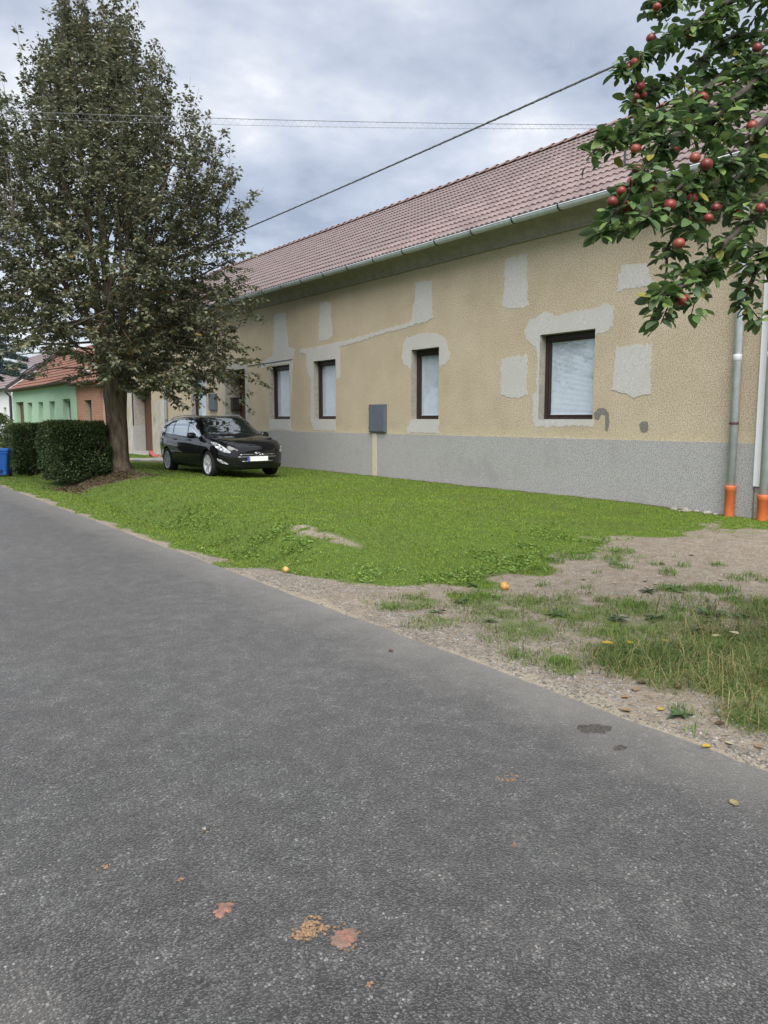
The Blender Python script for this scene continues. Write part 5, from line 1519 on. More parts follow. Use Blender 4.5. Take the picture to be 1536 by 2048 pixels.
ROS = ['low plantain rosette pressed against the bright green tuft on bare earth', 'second plantain beside the bright green tuft on bare earth', 'plantain with dark seed stalks just behind the straw grass', 'plantain with seed stalks on the straw grass margin',
       'plantain with two seed stalks on bare earth behind the straw grass', 'plantain with two seed stalks in the patchy green strip', 'plantain with a single seed stalk in the patchy strip', 'flat plantain in the middle of the patchy grass strip',
       'plantain with three seed stalks at the tip of the straw grass', 'plantain with two seed stalks inside the straw grass', 'small pale plantain in the roadside gravel below the straw grass', 'flat plantain just below the fallen yellow apple',
       'small plantain between gravel and the fallen yellow apple', 'large plantain with stalks on the earth beside the downpipe track', 'broad dark plantain deep in the straw grass', 'broadest plantain in the thick of the straw grass',
       'broad plantain hidden among straw coloured blades', 'tiny plantain in the gravel beside the patchy strip', 'lone plantain on the open bare earth near the lawn', 'plantain at the lawn edge behind the fallen yellow apple']
PLG = [(.055, .10, .035), (.075, .12, .045), (.09, .14, .055), (.05, .085, .04)]
for i, (x, y, n, l, st) in enumerate(((6.3, 4.1, 9, .13, 0), (6.05, 4.2, 8, .12, 0), (5.75, 3.4, 10, .15, 3), (5.55, 3.25, 9, .14, 3), (5.9, 3.2, 9, .14, 2), (5.3, 3.6, 8, .12, 2), (5.0, 3.75, 8, .12, 1), (4.75, 4.15, 8, .11, 0),
                                      (5.2, 3.15, 9, .14, 3), (5.4, 2.95, 9, .15, 2), (3.62, 2.28, 9, .09, 0), (4.4, 4.9, 8, .1, 0), (4.0, 4.75, 7, .09, 0), (6.6, 3.3, 9, .15, 2), (5.75, 2.75, 10, .16, 0),
                                      (6.0, 2.6, 10, .17, 0), (5.5, 2.6, 9, .16, 0), (4.15, 4.3, 7, .08, 0), (6.9, 5.2, 8, .11, 0), (4.9, 5.3, 8, .1, 0))):
    rosette(x, y, n + (4 if i in (14, 15, 16) else 0), l * (1.35 if i in (14, 15, 16) else 1), 1.9 if i in (14, 15, 16) else .7, PLG, ROS[i], st)

# ================================================================ PEAR TREE
def grow_tree():
    bx_, by_ = 6.02, 19.76
    bz = float(ground_z(bx_, by_))
    tree = empty('pear_tree', (bx_, by_, bz)); tag(tree, 'tall old pear tree with dark dense crown and upright shoots', 'tree')
    camL = np.array([-RGT[0], -RGT[1]])
    # trunk with root flare and bark ridges
    n = 28; V = []; F = []
    zs = [-.25, 0, .08, .2, .45, .9, 1.3, 1.6, 1.85, 2.1, 2.35]
    rs = [.42, .36, .315, .29, .265, .25, .245, .255, .275, .25, .20]
    for i, (z, r) in enumerate(zip(zs, rs)):
        cx = bx_ + .02 * math.sin(z * 1.3) - .03 * z * camL[0] * -1 * .5; cy = by_ + .02 * math.cos(z * 1.7)
        for k in range(n):
            a = 2 * math.pi * k / n
            rr = r * (1 + .05 * math.sin(5 * a + z * .6) + .035 * math.sin(11 * a + z * 2.1) + RNG.uniform(-.015, .015) + (.12 * max(0, math.sin(4 * a + 1)) if z < .15 else 0))
            V.append((cx + rr * math.cos(a), cy + rr * math.sin(a), bz + z))
    for i in range(len(zs) - 1):
        for k in range(n):
            a = i * n + k; b = i * n + (k + 1) % n
            F.append((a, b, b + n, a + n))
    mb = MB(); mb.v = V; mb.f = F; mb.build('trunk', m_bark, tree, smooth=True)
    # crown envelope, relative to a centre that leans a little to the street side
    prof_z = [2.0, 2.5, 3.2, 4.5, 6.0, 7.2, 8.3, 9.4, 10.4, 11.0, 11.6]
    prof_r = [1.7, 3.0, 3.7, 3.9, 3.9, 3.4, 2.45, 1.6, 1.0, .6, .2]
    Rz = lambda z: np.interp(z, prof_z, prof_r)
    def centre(z):
        sh = np.interp(z, [2, 6, 12], [.0, .05, .22])
        return bx_ + camL[0] * sh, by_ + camL[1] * sh
    limb_pts = []
    limbs = MB()
    def limb(p0, p1, r0, r1, bend=.3, seg=7):
        p0 = Vector(p0); p1 = Vector(p1)
        mid = (p0 + p1) / 2 + Vector((random.uniform(-bend, bend), random.uniform(-bend, bend), random.uniform(-.1, .3)))
        pts = []
        for i in range(seg + 1):
            t = i / seg; q = p0 * (1 - t) ** 2 + mid * 2 * t * (1 - t) + p1 * t * t
            pts.append(q)
            limb_pts.append(np.array(q))
        limbs.tube(pts, [r0 + (r1 - r0) * (i / seg) ** .8 for i in range(seg + 1)], 7)
        return pts
    top = (bx_, by_, bz + 2.1)
    mains = []
    for k in range(9):
        a = k / 9 * 6.28 + .35
        z1 = random.uniform(5.5, 9.8); cx, cy = centre(z1)
        rr = Rz(z1) * random.uniform(.35, .62)
        mains.append(limb((bx_ + .12 * math.cos(a), by_ + .12 * math.sin(a), bz + random.uniform(1.6, 2.2)), (cx + rr * math.cos(a), cy + rr * math.sin(a), z1), .085, .022, .5))
    mains.append(limb(top, (centre(10.4)[0], centre(10.4)[1], 10.4), .15, .03, .3, 10))
    # two heavy forks seen against the house wall
    camR = np.array([RGT[0], RGT[1]])
    f1 = (bx_ + camR[0] * .75, by_ + camR[1] * .75, 4.2)
    mains.append(limb((bx_ + camR[0] * .1, by_ + camR[1] * .1, bz + 1.7), f1, .135, .09, .1))
    mains.append(limb(f1, (bx_ + camR[0] * 2.0, by_ + camR[1] * 2.0, 6.8), .09, .03, .3))
    f2 = (bx_ - camR[0] * .55, by_ - camR[1] * .55, 4.0)
    mains.append(limb((bx_ - camR[0] * .1, by_ - camR[1] * .1, bz + 1.9), f2, .13, .09, .1))
    for k in range(70):
        m_ = random.choice(mains); i = random.randint(2, len(m_) - 1); p = m_[i]
        a = random.uniform(0, 6.28); z1 = min(11, max(2.4, p.z + random.uniform(-.8, 1.8)))
        cx, cy = centre(z1); rr = Rz(z1) * random.uniform(.55, .9)
        # stay on the same side
        b = math.atan2(p.y - cy, p.x - cx) + random.uniform(-.7, .7)
        limb(p, (cx + rr * math.cos(b), cy + rr * math.sin(b), z1), .032, .010, .25, 5)
    LP = np.array(limb_pts)
    twigs = MB(); parts = []
    NS = 2300
    k = 0
    while k < NS:
        z = random.uniform(2.25, 10.7)
        if random.random() > (Rz(z) / 3.9) ** 1.5 + .1: continue
        cx, cy = centre(z); b = random.uniform(0, 6.28); f = math.sqrt(random.uniform(.04, 1.0)) * .93
        lump = .8 + .35 * math.sin(3 * b + z * 1.7) * math.sin(z * 2.3 + b * 2) + .1
        rr = Rz(z) * f * min(1.03, lump)
        if z > 7.5 and random.random() < .35: continue
        lat = rr * (math.cos(b) * RGT[0] + math.sin(b) * RGT[1])
        if z < float(np.interp(lat, [-3.5, -1.2, -.2, .8], [4.0, 3.5, 2.9, 2.25])): continue
        p0 = Vector((cx + rr * math.cos(b), cy + rr * math.sin(b), z))
        out = Vector((math.cos(b), math.sin(b), 0))
        hi = float(sstep(5.0, 8.5, z))
        d = out * (random.uniform(.35, .9) * (1 - hi * .85)) + Vector((random.uniform(-.3, .3), random.uniform(-.3, .3), 0)) * (1 - .6 * hi)
        if z < 3.4: d.z = random.uniform(-.55, .35)
        elif z < 5.5: d.z = random.uniform(-.3, .75)
        else: d.z = random.uniform(.6, 1.25)
        d.normalize()
        ln = random.uniform(.45, 1.15) * (1.0 + .25 * hi) * (.7 + .3 * f)
        if z + ln * d.z > 11.7: ln = max(.25, (11.7 - z))
        sag = random.uniform(-.25, .02) * (1 - hi)
        npt = 6; pts = []
        for i in range(npt):
            t = i / (npt - 1)
            pts.append(p0 + d * ln * t + Vector((0, 0, sag * t * t * ln)))
        twigs.tube(pts, [.0085, .007, .006, .005, .004, .003], 3, caps=False)
        # tie the shoot back to the nearest limb
        if k % 3 == 0:
            dd = np.linalg.norm(LP - np.array(p0), axis=1); j = int(np.argmin(dd))
            if dd[j] > .15: twigs.tube([Vector(LP[j]), (Vector(LP[j]) + p0) / 2 + Vector((0, 0, -.05)), p0], [.014, .010, .007], 3, caps=False)
        nl = int(ln * random.uniform(42, 66))
        t = np.clip(RNG.choice(RNG.uniform(0, 1.0, max(2, nl // 7)), nl) + RNG.normal(0, .02, nl), 0, 1.02)
        q = np.array(pts); idx = np.clip(t * (npt - 1), 0, npt - 1.001); i0 = idx.astype(int); fr = (idx - i0)[:, None]
        P = q[i0] * (1 - fr) + q[i0 + 1] * fr
        a = RNG.uniform(0, 6.28, nl)
        Dr = np.stack([np.cos(a), np.sin(a), RNG.uniform(-1.0, .35, nl)], 1) + np.array(d)[None] * .35
        P = P + Dr * RNG.uniform(.01, .07, (nl, 1))
        low = float(sstep(6.0, 2.5, z))
        base = pick([(.170, .190, .118), (.205, .222, .135), (.135, .152, .098), (.255, .262, .165), (.210, .205, .132), (.168, .198, .126), (.28, .28, .19)], nl, .28)
        au = RNG.uniform(0, 1, nl) < (.04 + .13 * low)
        aut = pick([(.20, .13, .035), (.24, .17, .04), (.12, .07, .03), (.17, .15, .05)], nl, .2)
        T = np.where(au[:, None], aut, base)
        parts.append(leaf_cloud(P, Dr, RNG.uniform(-.9, .9, nl), RNG.uniform(.080, .120, nl), RNG.uniform(.056, .080, nl), T, fold=.22, droop=.2))
        k += 1
    # long upright shoots that stand out of the top of the crown
    for k in range(120):
        z = random.uniform(7.2, 10.8); cx, cy = centre(z); b = random.uniform(0, 6.28); rr = Rz(z) * random.uniform(.2, .85)
        p0 = Vector((cx + rr * math.cos(b), cy + rr * math.sin(b), z))
        ln = min(random.uniform(.7, 1.6), 12.15 - z); d = Vector((math.cos(b) * random.uniform(0, .16), math.sin(b) * random.uniform(0, .16), 1)).normalized()
        pts = [p0 + d * ln * t + Vector((random.uniform(-.012, .012), random.uniform(-.012, .012), 0)) for t in (0, .25, .5, .75, 1)]
        twigs.tube(pts, [.008, .007, .006, .005, .003], 3, caps=False)
        nl = int(ln * 30); t = np.linspace(0, 1.0, nl); q = np.array(pts); idx = np.clip(t * 4, 0, 3.999); i0 = idx.astype(int); fr = (idx - i0)[:, None]
        P = q[i0] * (1 - fr) + q[i0 + 1] * fr
        a = np.arange(nl) * 2.4 + RNG.uniform(-.4, .4, nl)
        Dr = np.stack([np.cos(a), np.sin(a), RNG.uniform(-.9, .1, nl)], 1)
        parts.append(leaf_cloud(P + Dr * .025, Dr, RNG.uniform(-.5, .5, nl), RNG.uniform(.075, .105, nl), RNG.uniform(.05, .068, nl), pick([(.150, .165, .108), (.18, .185, .12), (.19, .18, .12)], nl, .2), fold=.22, droop=.3))
    limbs.build('limbs', m_bark, tree, smooth=True)
    o = twigs.build('twigs', m_twig, tree); o['kind'] = 'stuff'
    V, F, T = merge(parts)
    o = link('crown', np_mesh('crown', V, F, T), m_pear_leaf, tree); o['kind'] = 'stuff'
grow_tree()

# ================================================================ HEDGES AND SHRUBS
def hedge(name, label, x0, x1, y0, y1, h, cols, topcols, n, cat='hedge', lsize=.045, roundness=.12, seed=1):
    z0 = float(ground_z((x0 + x1) / 2, (y0 + y1) / 2)) - .02
    hd = empty(name, ((x0 + x1) / 2, (y0 + y1) / 2, z0)); tag(hd, label, cat)
    # woody stems
    mb = MB(); rr = random.Random(seed)
    for k in range(26):
        x = rr.uniform(x0 + .1, x1 - .1); y = rr.uniform(y0 + .1, y1 - .1); pts = [(x, y, z0)]
        for i in range(1, 5): pts.append((x + rr.uniform(-.09, .09) * i, y + rr.uniform(-.09, .09) * i, z0 + h * .22 * i))
        mb.tube(pts, [.018, .015, .012, .009, .005], 5)
    mb.build('stems', m_twig, hd)
    # inner dark mass of leaves plus a dense shell
    cx, cy, rx, ry = (x0 + x1) / 2, (y0 + y1) / 2, (x1 - x0) / 2, (y1 - y0) / 2
    u = RNG.uniform(-1, 1, (n, 3)); 
    ax = RNG.integers(0, 5, n)            # which face the leaf belongs to
    sgn = np.sign(RNG.uniform(-1, 1, n)); dep = 1 - RNG.uniform(0, .9, n) ** 1.7
    for k in (0, 1):
        s_ = ax % 2 == k
        u[s_ & (ax < 4), k] = (sgn * dep)[s_ & (ax < 4)]
    u[ax == 4, 2] = 1 - RNG.uniform(0, .6, (ax == 4).sum()) ** 1.6
    # rounded corners and an uneven clipped outline
    r = (np.abs(u[:, 0]) ** 6 + np.abs(u[:, 1]) ** 6) ** (1 / 6); r = np.maximum(r, 1)
    zz = (u[:, 2] + 1) / 2
    flare = 1 - roundness * np.clip((zz - .75) / .25, 0, 1) ** 2 - .18 * np.clip((.22 - zz) / .22, 0, 1)
    bump = 1 + .16 * (fbm(u[:, 0] * 2.2 + u[:, 2] * 1.7 + 9, u[:, 1] * 2.2 + u[:, 2] * 2.1 + 9, seed) - .5) * 2
    X = cx + rx * u[:, 0] / r * flare * bump; Y = cy + ry * u[:, 1] / r * flare * bump
    Z = z0 + .04 + h * zz * (1 + .10 * (fbm(X * 2.2, Y * 2.2, seed + 5) - .5)) + RNG.uniform(-.02, .05, n)
    P = np.stack([X, Y, Z], 1)
    out = np.stack([u[:, 0], u[:, 1], zz * 1.0], 1)
    Dr = out * .6 + RNG.normal(0, .6, (n, 3))
    t = pick(cols, n, .25)
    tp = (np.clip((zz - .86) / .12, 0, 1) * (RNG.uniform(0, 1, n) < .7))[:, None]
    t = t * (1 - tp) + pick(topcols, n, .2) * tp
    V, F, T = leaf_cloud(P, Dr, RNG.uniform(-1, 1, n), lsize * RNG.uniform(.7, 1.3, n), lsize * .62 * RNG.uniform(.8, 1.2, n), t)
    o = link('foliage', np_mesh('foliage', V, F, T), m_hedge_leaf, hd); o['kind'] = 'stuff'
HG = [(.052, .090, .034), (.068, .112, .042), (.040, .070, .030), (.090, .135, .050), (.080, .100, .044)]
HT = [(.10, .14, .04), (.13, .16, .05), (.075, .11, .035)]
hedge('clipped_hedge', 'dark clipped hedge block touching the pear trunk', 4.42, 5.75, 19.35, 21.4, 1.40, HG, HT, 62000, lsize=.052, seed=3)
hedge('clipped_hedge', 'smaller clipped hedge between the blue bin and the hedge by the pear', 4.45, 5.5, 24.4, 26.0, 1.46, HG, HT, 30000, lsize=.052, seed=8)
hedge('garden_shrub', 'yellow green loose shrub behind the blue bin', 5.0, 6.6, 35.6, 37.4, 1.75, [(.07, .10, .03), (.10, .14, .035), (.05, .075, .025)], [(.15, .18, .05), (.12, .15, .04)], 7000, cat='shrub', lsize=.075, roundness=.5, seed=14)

def spruce():
    bx_, by_ = 6.1, 45.0
    tr = empty('blue_spruce', (bx_, by_, 0)); tag(tr, 'blue green spruce with drooping boughs at the far end of the street', 'tree')
    MB().tube([(bx_, by_, -.1), (bx_, by_, 6), (bx_ + .05, by_, 13)], [.24, .16, .02], 10).build('trunk', m_bark, tr, smooth=True)
    parts = []; tw = MB(); rr = random.Random(4)
    z = 4.3
    while z < 12.8:
        Rr = 3.25 * (13.2 - z) / 8.9 + .15
        nb = 9
        a0_ = rr.uniform(0, 6.28)
        for k in range(nb):
            a = a0_ + 6.28 * k / nb + rr.uniform(-.15, .15); L_ = Rr * rr.uniform(.8, 1.08)
            pts = []
            for i in range(7):
                t = i / 6; pts.append(Vector((bx_ + L_ * t * math.cos(a), by_ + L_ * t * math.sin(a), z + .12 * t - .62 * t * t * L_ / 3 + .18 * t ** 4)))
            tw.tube(pts, [.03, .025, .02, .016, .012, .008, .004], 4, caps=False)
            q = np.array(pts); n = int(230 * L_)
            t = np.sqrt(RNG.uniform(.02, 1, n)) * 5.99; i0 = t.astype(int); fr = (t - i0)[:, None]
            P = q[i0] * (1 - fr) + q[i0 + 1] * fr
            side = np.array([-math.sin(a), math.cos(a), 0]); wdt = .50 * (1.05 - t / 6.2) * L_ / 3
            P = P + side[None] * (RNG.uniform(-1, 1, n) * wdt)[:, None] + np.stack([0 * t, 0 * t, RNG.uniform(-.22, .04, n)], 1)
            Dr = np.stack([math.cos(a) + RNG.normal(0, .5, n), math.sin(a) + RNG.normal(0, .5, n), RNG.uniform(-.5, .35, n)], 1)
            parts.append(leaf_cloud(P, Dr, RNG.uniform(-1.5, 1.5, n), RNG.uniform(.10, .2, n), RNG.uniform(.025, .045, n), pick([(.045, .085, .082), (.06, .105, .105), (.03, .06, .058), (.085, .135, .14)], n, .2)))
        z += .42
    tw.build('boughs', m_twig, tr)
    V, F, T = merge(parts); o = link('crown', np_mesh('crown', V, F, T), m_hedge_leaf, tr); o['kind'] = 'stuff'
spruce()

# ================================================================ APPLE TREE
def apple_tree():
    tx, ty = 5.55, 1.35
    tz = float(ground_z(tx, ty))
    tree = empty('apple_tree', (tx, ty, tz)); tag(tree, 'apple tree branches laden with red apples hanging over the verge', 'tree')
    m_apbark = mat('apple_bark', (.070, .058, .046), (.034, .028, .023), scale=16, rough=.9, bump=.6, bscale=30, bdist=.01)
    m_apleaf = mat('apple_leaf', (1, 1, 1), (.84, .84, .84), scale=14, rough=.6, spec=.28, tint=True, transl=.25)
    # measured branch lines: bearings in the photograph with their distance
    B = lambda *p: [at(*q) for q in p]
    hub = np.array([tx - .35, ty + .5, 3.1]); hub2 = np.array([tx - .2, ty + .25, 2.3])
    tr = MB().tube([(tx + .05, ty - .02, tz - .2), (tx, ty, tz + .05), (tx - .03, ty + .04, tz + .8), (tx - .1, ty + .12, tz + 1.5), tuple(hub2), tuple(hub)], [.19, .155, .125, .12, .11, .08], 14)
    tr.build('trunk', m_apbark, tree, smooth=True)
    main = [
        B((1720, 330, 4.2), (1620, 190, 4.15), (1536, 140, 4.1), (1470, 195, 4.05), (1432, 236, 4.0), (1370, 268, 3.95), (1316, 284, 3.9), (1290, 335, 3.85), (1262, 380, 3.8), (1240, 425, 3.78)),
        B((1700, 380, 4.0), (1600, 270, 4.0), (1536, 236, 3.95), (1490, 310, 3.95), (1440, 330, 3.9), (1390, 345, 3.9), (1350, 385, 3.85), (1315, 420, 3.8), (1275, 450, 3.76), (1235, 465, 3.74)),
        B((1700, 420, 3.8), (1610, 360, 3.8), (1536, 398, 3.8), (1470, 470, 3.8), (1420, 520, 3.75), (1395, 548, 3.75), (1372, 572, 3.7), (1340, 588, 3.7), (1312, 596, 3.7)),
        B((1680, 120, 4.6), (1600, 40, 4.6), (1500, -20, 4.6), (1420, 20, 4.55), (1370, 60, 4.5), (1320, 90, 4.45), (1275, 118, 4.4), (1250, 128, 4.4)),
        B((1680, 120, 5.0), (1560, 60, 4.9), (1470, 70, 4.8), (1400, 120, 4.7), (1340, 165, 4.6), (1290, 190, 4.55), (1268, 205, 4.5)),
        B((1640, 240, 4.3), (1540, 200, 4.3), (1450, 210, 4.25), (1370, 225, 4.2), (1300, 250, 4.1), (1245, 270, 4.05), (1205, 280, 4.0)),
        B((1690, 480, 4.0), (1600, 470, 4.0), (1540, 500, 4.0), (1510, 545, 4.0), (1490, 590, 4.0), (1478, 620, 4.0)),
        B((1620, 20, 5.2), (1500, -60, 5.1), (1420, -40, 5.0), (1340, 0, 4.9), (1310, 20, 4.9)),
        B((1690, 300, 4.6), (1560, 330, 4.5), (1480, 350, 4.4), (1420, 400, 4.3), (1370, 440, 4.2), (1330, 500, 4.1), (1330, 560, 4.0)),
        B((1690, 250, 4.8), (1580, 120, 4.8), (1500, 110, 4.7), (1440, 150, 4.6), (1390, 190, 4.5), (1350, 240, 4.4)),
    ]
    pts_all = []; limbs = MB(); twigs = []
    rr = random.Random(21)
    for k, L_ in enumerate(main):
        pts = [Vector(hub if k != 2 and k != 6 else hub2)] + [Vector(p) for p in L_]
        n = len(pts)
        rad = [.026 * (1 - i / n) ** 1.3 + .004 for i in range(n)]
        # refine with small kinks
        P2 = []; R2 = []
        for i in range(n - 1):
            for j in range(3):
                t = j / 3; q = pts[i].lerp(pts[i + 1], t)
                if 0 < j: q += Vector((rr.uniform(-.012, .012), rr.uniform(-.012, .012), rr.uniform(-.012, .012)))
                P2.append(q); R2.append(rad[i] * (1 - t) + rad[i + 1] * t)
        P2.append(pts[-1]); R2.append(.003)
        limbs.tube(P2, R2, 7)
        twigs.append((P2, 2))
        m = len(P2)
        # side shoots
        for s in range(6, m - 1):
            if rr.random() < .72:
                p = P2[s]; tan = (P2[min(s + 1, m - 1)] - P2[s - 1]).normalized()
                d = (tan * rr.uniform(.1, .8) + Vector((rr.uniform(-1, 1), rr.uniform(-1, 1), rr.uniform(-.9, .7)))).normalized()
                ln = rr.uniform(.10, .28) * (1.0 if s < m - 6 else .62)
                q = [p + d * ln * t + Vector((0, 0, -.10 * ln * t * t * 3)) for t in (0, .33, .66, 1)]
                limbs.tube(q, [.0055, .0045, .0036, .0025], 5)
                twigs.append((q, 1))
    limbs.build('branches', m_apbark, tree, smooth=True)
    # leaf shape with six cross rows
    def leaf_geo(seed):
        r_ = random.Random(seed); rows = [(0, .0), (.10, .25), (.30, .42), (.54, .45), (.76, .36), (.92, .18), (1.0, .0)]
        curl = r_.uniform(.05, .28); fold = r_.uniform(.08, .3); twist = r_.uniform(-.25, .25)
        v = []; f = []; idx = []
        for t, w in rows:
            zc = -curl * t * t
            if w == 0: idx.append([len(v)]); v.append((t, 0, zc))
            else:
                c = math.cos(twist * t); s_ = math.sin(twist * t)
                ids = []
                for y in (w * .62, 0, -w * .62):
                    z = abs(y) * fold * 1.4 + .02 * r_.uniform(-1, 1)
                    ids.append(len(v)); v.append((t, y * c - z * s_, zc + z * c + y * s_))
                idx.append(ids)
        for a, b in zip(idx[:-1], idx[1:]):
            if len(a) == 1: f += [(a[0], b[1], b[0]), (a[0], b[2], b[1])]
            elif len(b) == 1: f += [(a[0], a[1], b[0]), (a[1], a[2], b[0])]
            else: f += [(a[0], a[1], b[1]), (a[0], b[1], b[0]), (a[1], a[2], b[2]), (a[1], b[2], b[1])]
        return np.array(v), np.array(f)
    geos = [leaf_geo(i) for i in range(7)]
    GREEN = [(.095, .165, .056), (.120, .200, .066), (.078, .138, .056), (.150, .235, .074), (.112, .165, .086), (.18, .26, .084), (.092, .150, .080)]
    leaves = []     # (pos, dir, roll, length, tint, geo)
    for q, kind in twigs:
        Q = np.array([tuple(p) for p in q]); seg = np.linalg.norm(np.diff(Q, axis=0), axis=1); cum = np.concatenate([[0], np.cumsum(seg)])
        start = 0 if kind == 1 else .75
        if cum[-1] <= start: continue
        nn = int((cum[-1] - start) * (125 if kind == 1 else 75)) + (4 if kind == 1 else 0)
        for _ in range(nn):
            s = rr.uniform(start, cum[-1]); i = min(int(np.searchsorted(cum, s)) - 1, len(seg) - 1); i = max(i, 0)
            p = Q[i] + (Q[i + 1] - Q[i]) * ((s - cum[i]) / max(seg[i], 1e-6))
            a = rr.uniform(0, 6.28); d = np.array([math.cos(a), math.sin(a), rr.uniform(-1.0, .55)])
            d /= np.linalg.norm(d)
            p = p + d * rr.uniform(.008, .045) + np.array([rr.uniform(-.012, .012) for _ in range(3)])
            t = np.array(rr.choice(GREEN)) * rr.uniform(.75, 1.25)
            if rr.random() < .025: t = np.array((.26, .24, .05))
            leaves.append((p, d, rr.uniform(-.9, .9), rr.uniform(.044, .088), t, rr.randrange(7)))
    cpos = np.array([0, 0, CAM_H])
    def inview(p):
        v = p - cpos; f = v[0] * FWD[0] + v[1] * FWD[1]; r_ = v[0] * RGT[0] + v[1] * RGT[1]
        zc = f * math.cos(PITCH) - v[2] * math.sin(PITCH); yc = v[2] * math.cos(PITCH) + f * math.sin(PITCH)
        return zc > 0 and abs(r_ / zc) < .505 and yc / zc < .67
    order = sorted(range(len(leaves)), key=lambda i: -(leaves[i][3] / np.linalg.norm(leaves[i][0] - cpos)) if inview(leaves[i][0]) else 0)
    single = set(order[:300])
    # joined rest
    Vs = []; Fs = []; Ts = []; n0 = 0
    bases = rot_basis(np.array([l[1] for l in leaves]), np.array([l[2] for l in leaves]))
    for i, (p, d, ro, ln, t, g) in enumerate(leaves):
        if i in single: continue
        gv, gf = geos[g]; M3 = np.stack([bases[0][i], bases[1][i], bases[2][i]], 0)
        v = gv @ M3 * ln + p
        Vs.append(v); Fs.append(gf + n0); Ts.append(np.repeat(t[None], len(v), 0)); n0 += len(v)
    o = link('foliage', np_mesh('foliage', np.concatenate(Vs), np.concatenate(Fs), np.concatenate(Ts), smooth=True), m_apleaf, tree); o['kind'] = 'stuff'
    mesh_cache = {}
    for i in order[:300]:
        p, d, ro, ln, t, g = leaves[i]; c = i % 6
        if (g, c) not in mesh_cache:
            gv, gf = geos[g]; tt = np.array(GREEN[c]); mesh_cache[(g, c)] = np_mesh('leaf', gv, gf, np.repeat(tt[None], len(gv), 0), smooth=True); mesh_cache[(g, c)].materials.append(m_apleaf)
        o = link('leaf', mesh_cache[(g, c)])
        M4 = Matrix(((bases[0][i][0], bases[1][i][0], bases[2][i][0], p[0]), (bases[0][i][1], bases[1][i][1], bases[2][i][1], p[1]), (bases[0][i][2], bases[1][i][2], bases[2][i][2], p[2]), (0, 0, 0, 1)))
        o.matrix_basis = M4 @ Matrix.Diagonal((ln, ln, ln, 1))
        o.parent = tree; o.matrix_parent_inverse = Matrix.Translation((-tx, -ty, -tz))
    # fruit
    allp = np.array([tuple(p) for q, k in twigs for p in q])
    app = [(1380, 68, 4.5), (1302, 76, 4.45), (1314, 14, 4.8), (1270, 124, 4.35), (1257, 134, 4.38), (1280, 172, 4.45), (1286, 190, 4.5), (1270, 194, 4.45), (1405, 195, 4.4), (1272, 297, 3.9), (1275, 338, 3.85), (1264, 364, 3.83),
           (1243, 382, 3.75), (1225, 403, 3.75), (1256, 412, 3.8), (1390, 315, 3.8), (1413, 328, 3.78), (1340, 410, 3.78), (1384, 396, 3.85), (1432, 415, 3.9), (1417, 436, 3.85), (1358, 487, 3.75), (1376, 440, 4.1), (1521, 415, 3.75),
           (1478, 430, 3.9), (1515, 95, 4.6), (1300, 376, 4.0), (1505, 252, 4.0), (1316, 441, 3.95), (1366, 600, 3.68), (1226, 441, 3.9), (1310, 370, 4.05), (1445, 60, 4.7), (1350, 300, 4.3)]
    return tree, allp, app

def apple_mesh(seed, r):
    rn = random.Random(seed); mb = MB(); n = 20; m = 12
    prof = []
    for j in range(m + 1):
        a = math.pi * j / m
        rad = math.sin(a) * (1 + .06 * math.cos(a)); z = -math.cos(a) * .92
        z += .30 * math.exp(-(rad / .28) ** 2) * (-1 if z > 0 else 1) * (1 if z > 0 else .55)
        prof.append((max(rad * r, 1e-5), z * r))
    asym = [1 + rn.uniform(-.025, .025) for _ in range(n)]
    mb.lathe(prof, n)
    mb.v = [(x * (1 + .03 * math.sin(3 * math.atan2(y, x) + seed)), y, z) for x, y, z in mb.v]
    return mb.mesh('apple', True)
def apple_material(name, red, yel, lo, hi):
    m = bpy.data.materials.new(name); m.use_nodes = True
    nt = m.node_tree; N = nt.nodes.new; L = nt.links.new; bs = nt.nodes['Principled BSDF']
    tc = N('ShaderNodeTexCoord'); mp = N('ShaderNodeMapping'); mp.inputs['Scale'].default_value = (60, 60, 9)
    oi = N('ShaderNodeObjectInfo'); ad = N('ShaderNodeVectorMath'); ad.operation = 'ADD'
    L(tc.outputs['Object'], ad.inputs[0]); L(oi.outputs['Random'], ad.inputs[1]); L(ad.outputs[0], mp.inputs[0])
    n1 = N('ShaderNodeTexNoise'); n1.inputs['Scale'].default_value = 1.6; n1.inputs['Detail'].default_value = 4; L(mp.outputs[0], n1.inputs['Vector'])
    n2 = N('ShaderNodeTexNoise'); n2.inputs['Scale'].default_value = 16; n2.inputs['Detail'].default_value = 2; L(ad.outputs[0], n2.inputs['Vector'])
    a = N('ShaderNodeMath'); a.operation = 'MULTIPLY_ADD'; a.inputs[1].default_value = .5; L(n1.outputs[0], a.inputs[0])
    b = N('ShaderNodeMath'); b.operation = 'MULTIPLY'; b.inputs[1].default_value = .5; L(n2.outputs[0], b.inputs[0]); L(b.outputs[0], a.inputs[2])
    r = N('ShaderNodeValToRGB'); e = r.color_ramp.elements; e[0].position = lo; e[1].position = hi; e[0].color = (*red, 1); e[1].color = (*yel, 1)
    L(a.outputs[0], r.inputs[0]); L(r.outputs[0], bs.inputs['Base Color'])
    bs.inputs['Roughness'].default_value = .38; bs.inputs['Specular IOR Level'].default_value = .45
    return m
m_apple = apple_material('red_apple_skin', (.19, .018, .026), (.30, .10, .05), .46, .70)
m_apple_y = apple_material('yellow_apple_skin', (.50, .22, .06), (.58, .38, .12), .40, .62)
m_apple_d = apple_material('dark_red_apple_skin', (.13, .014, .02), (.24, .065, .042), .42, .68)
m_apple_b = apple_material('blushed_apple_skin', (.22, .03, .03), (.32, .13, .06), .44, .66)
ap_meshes = []
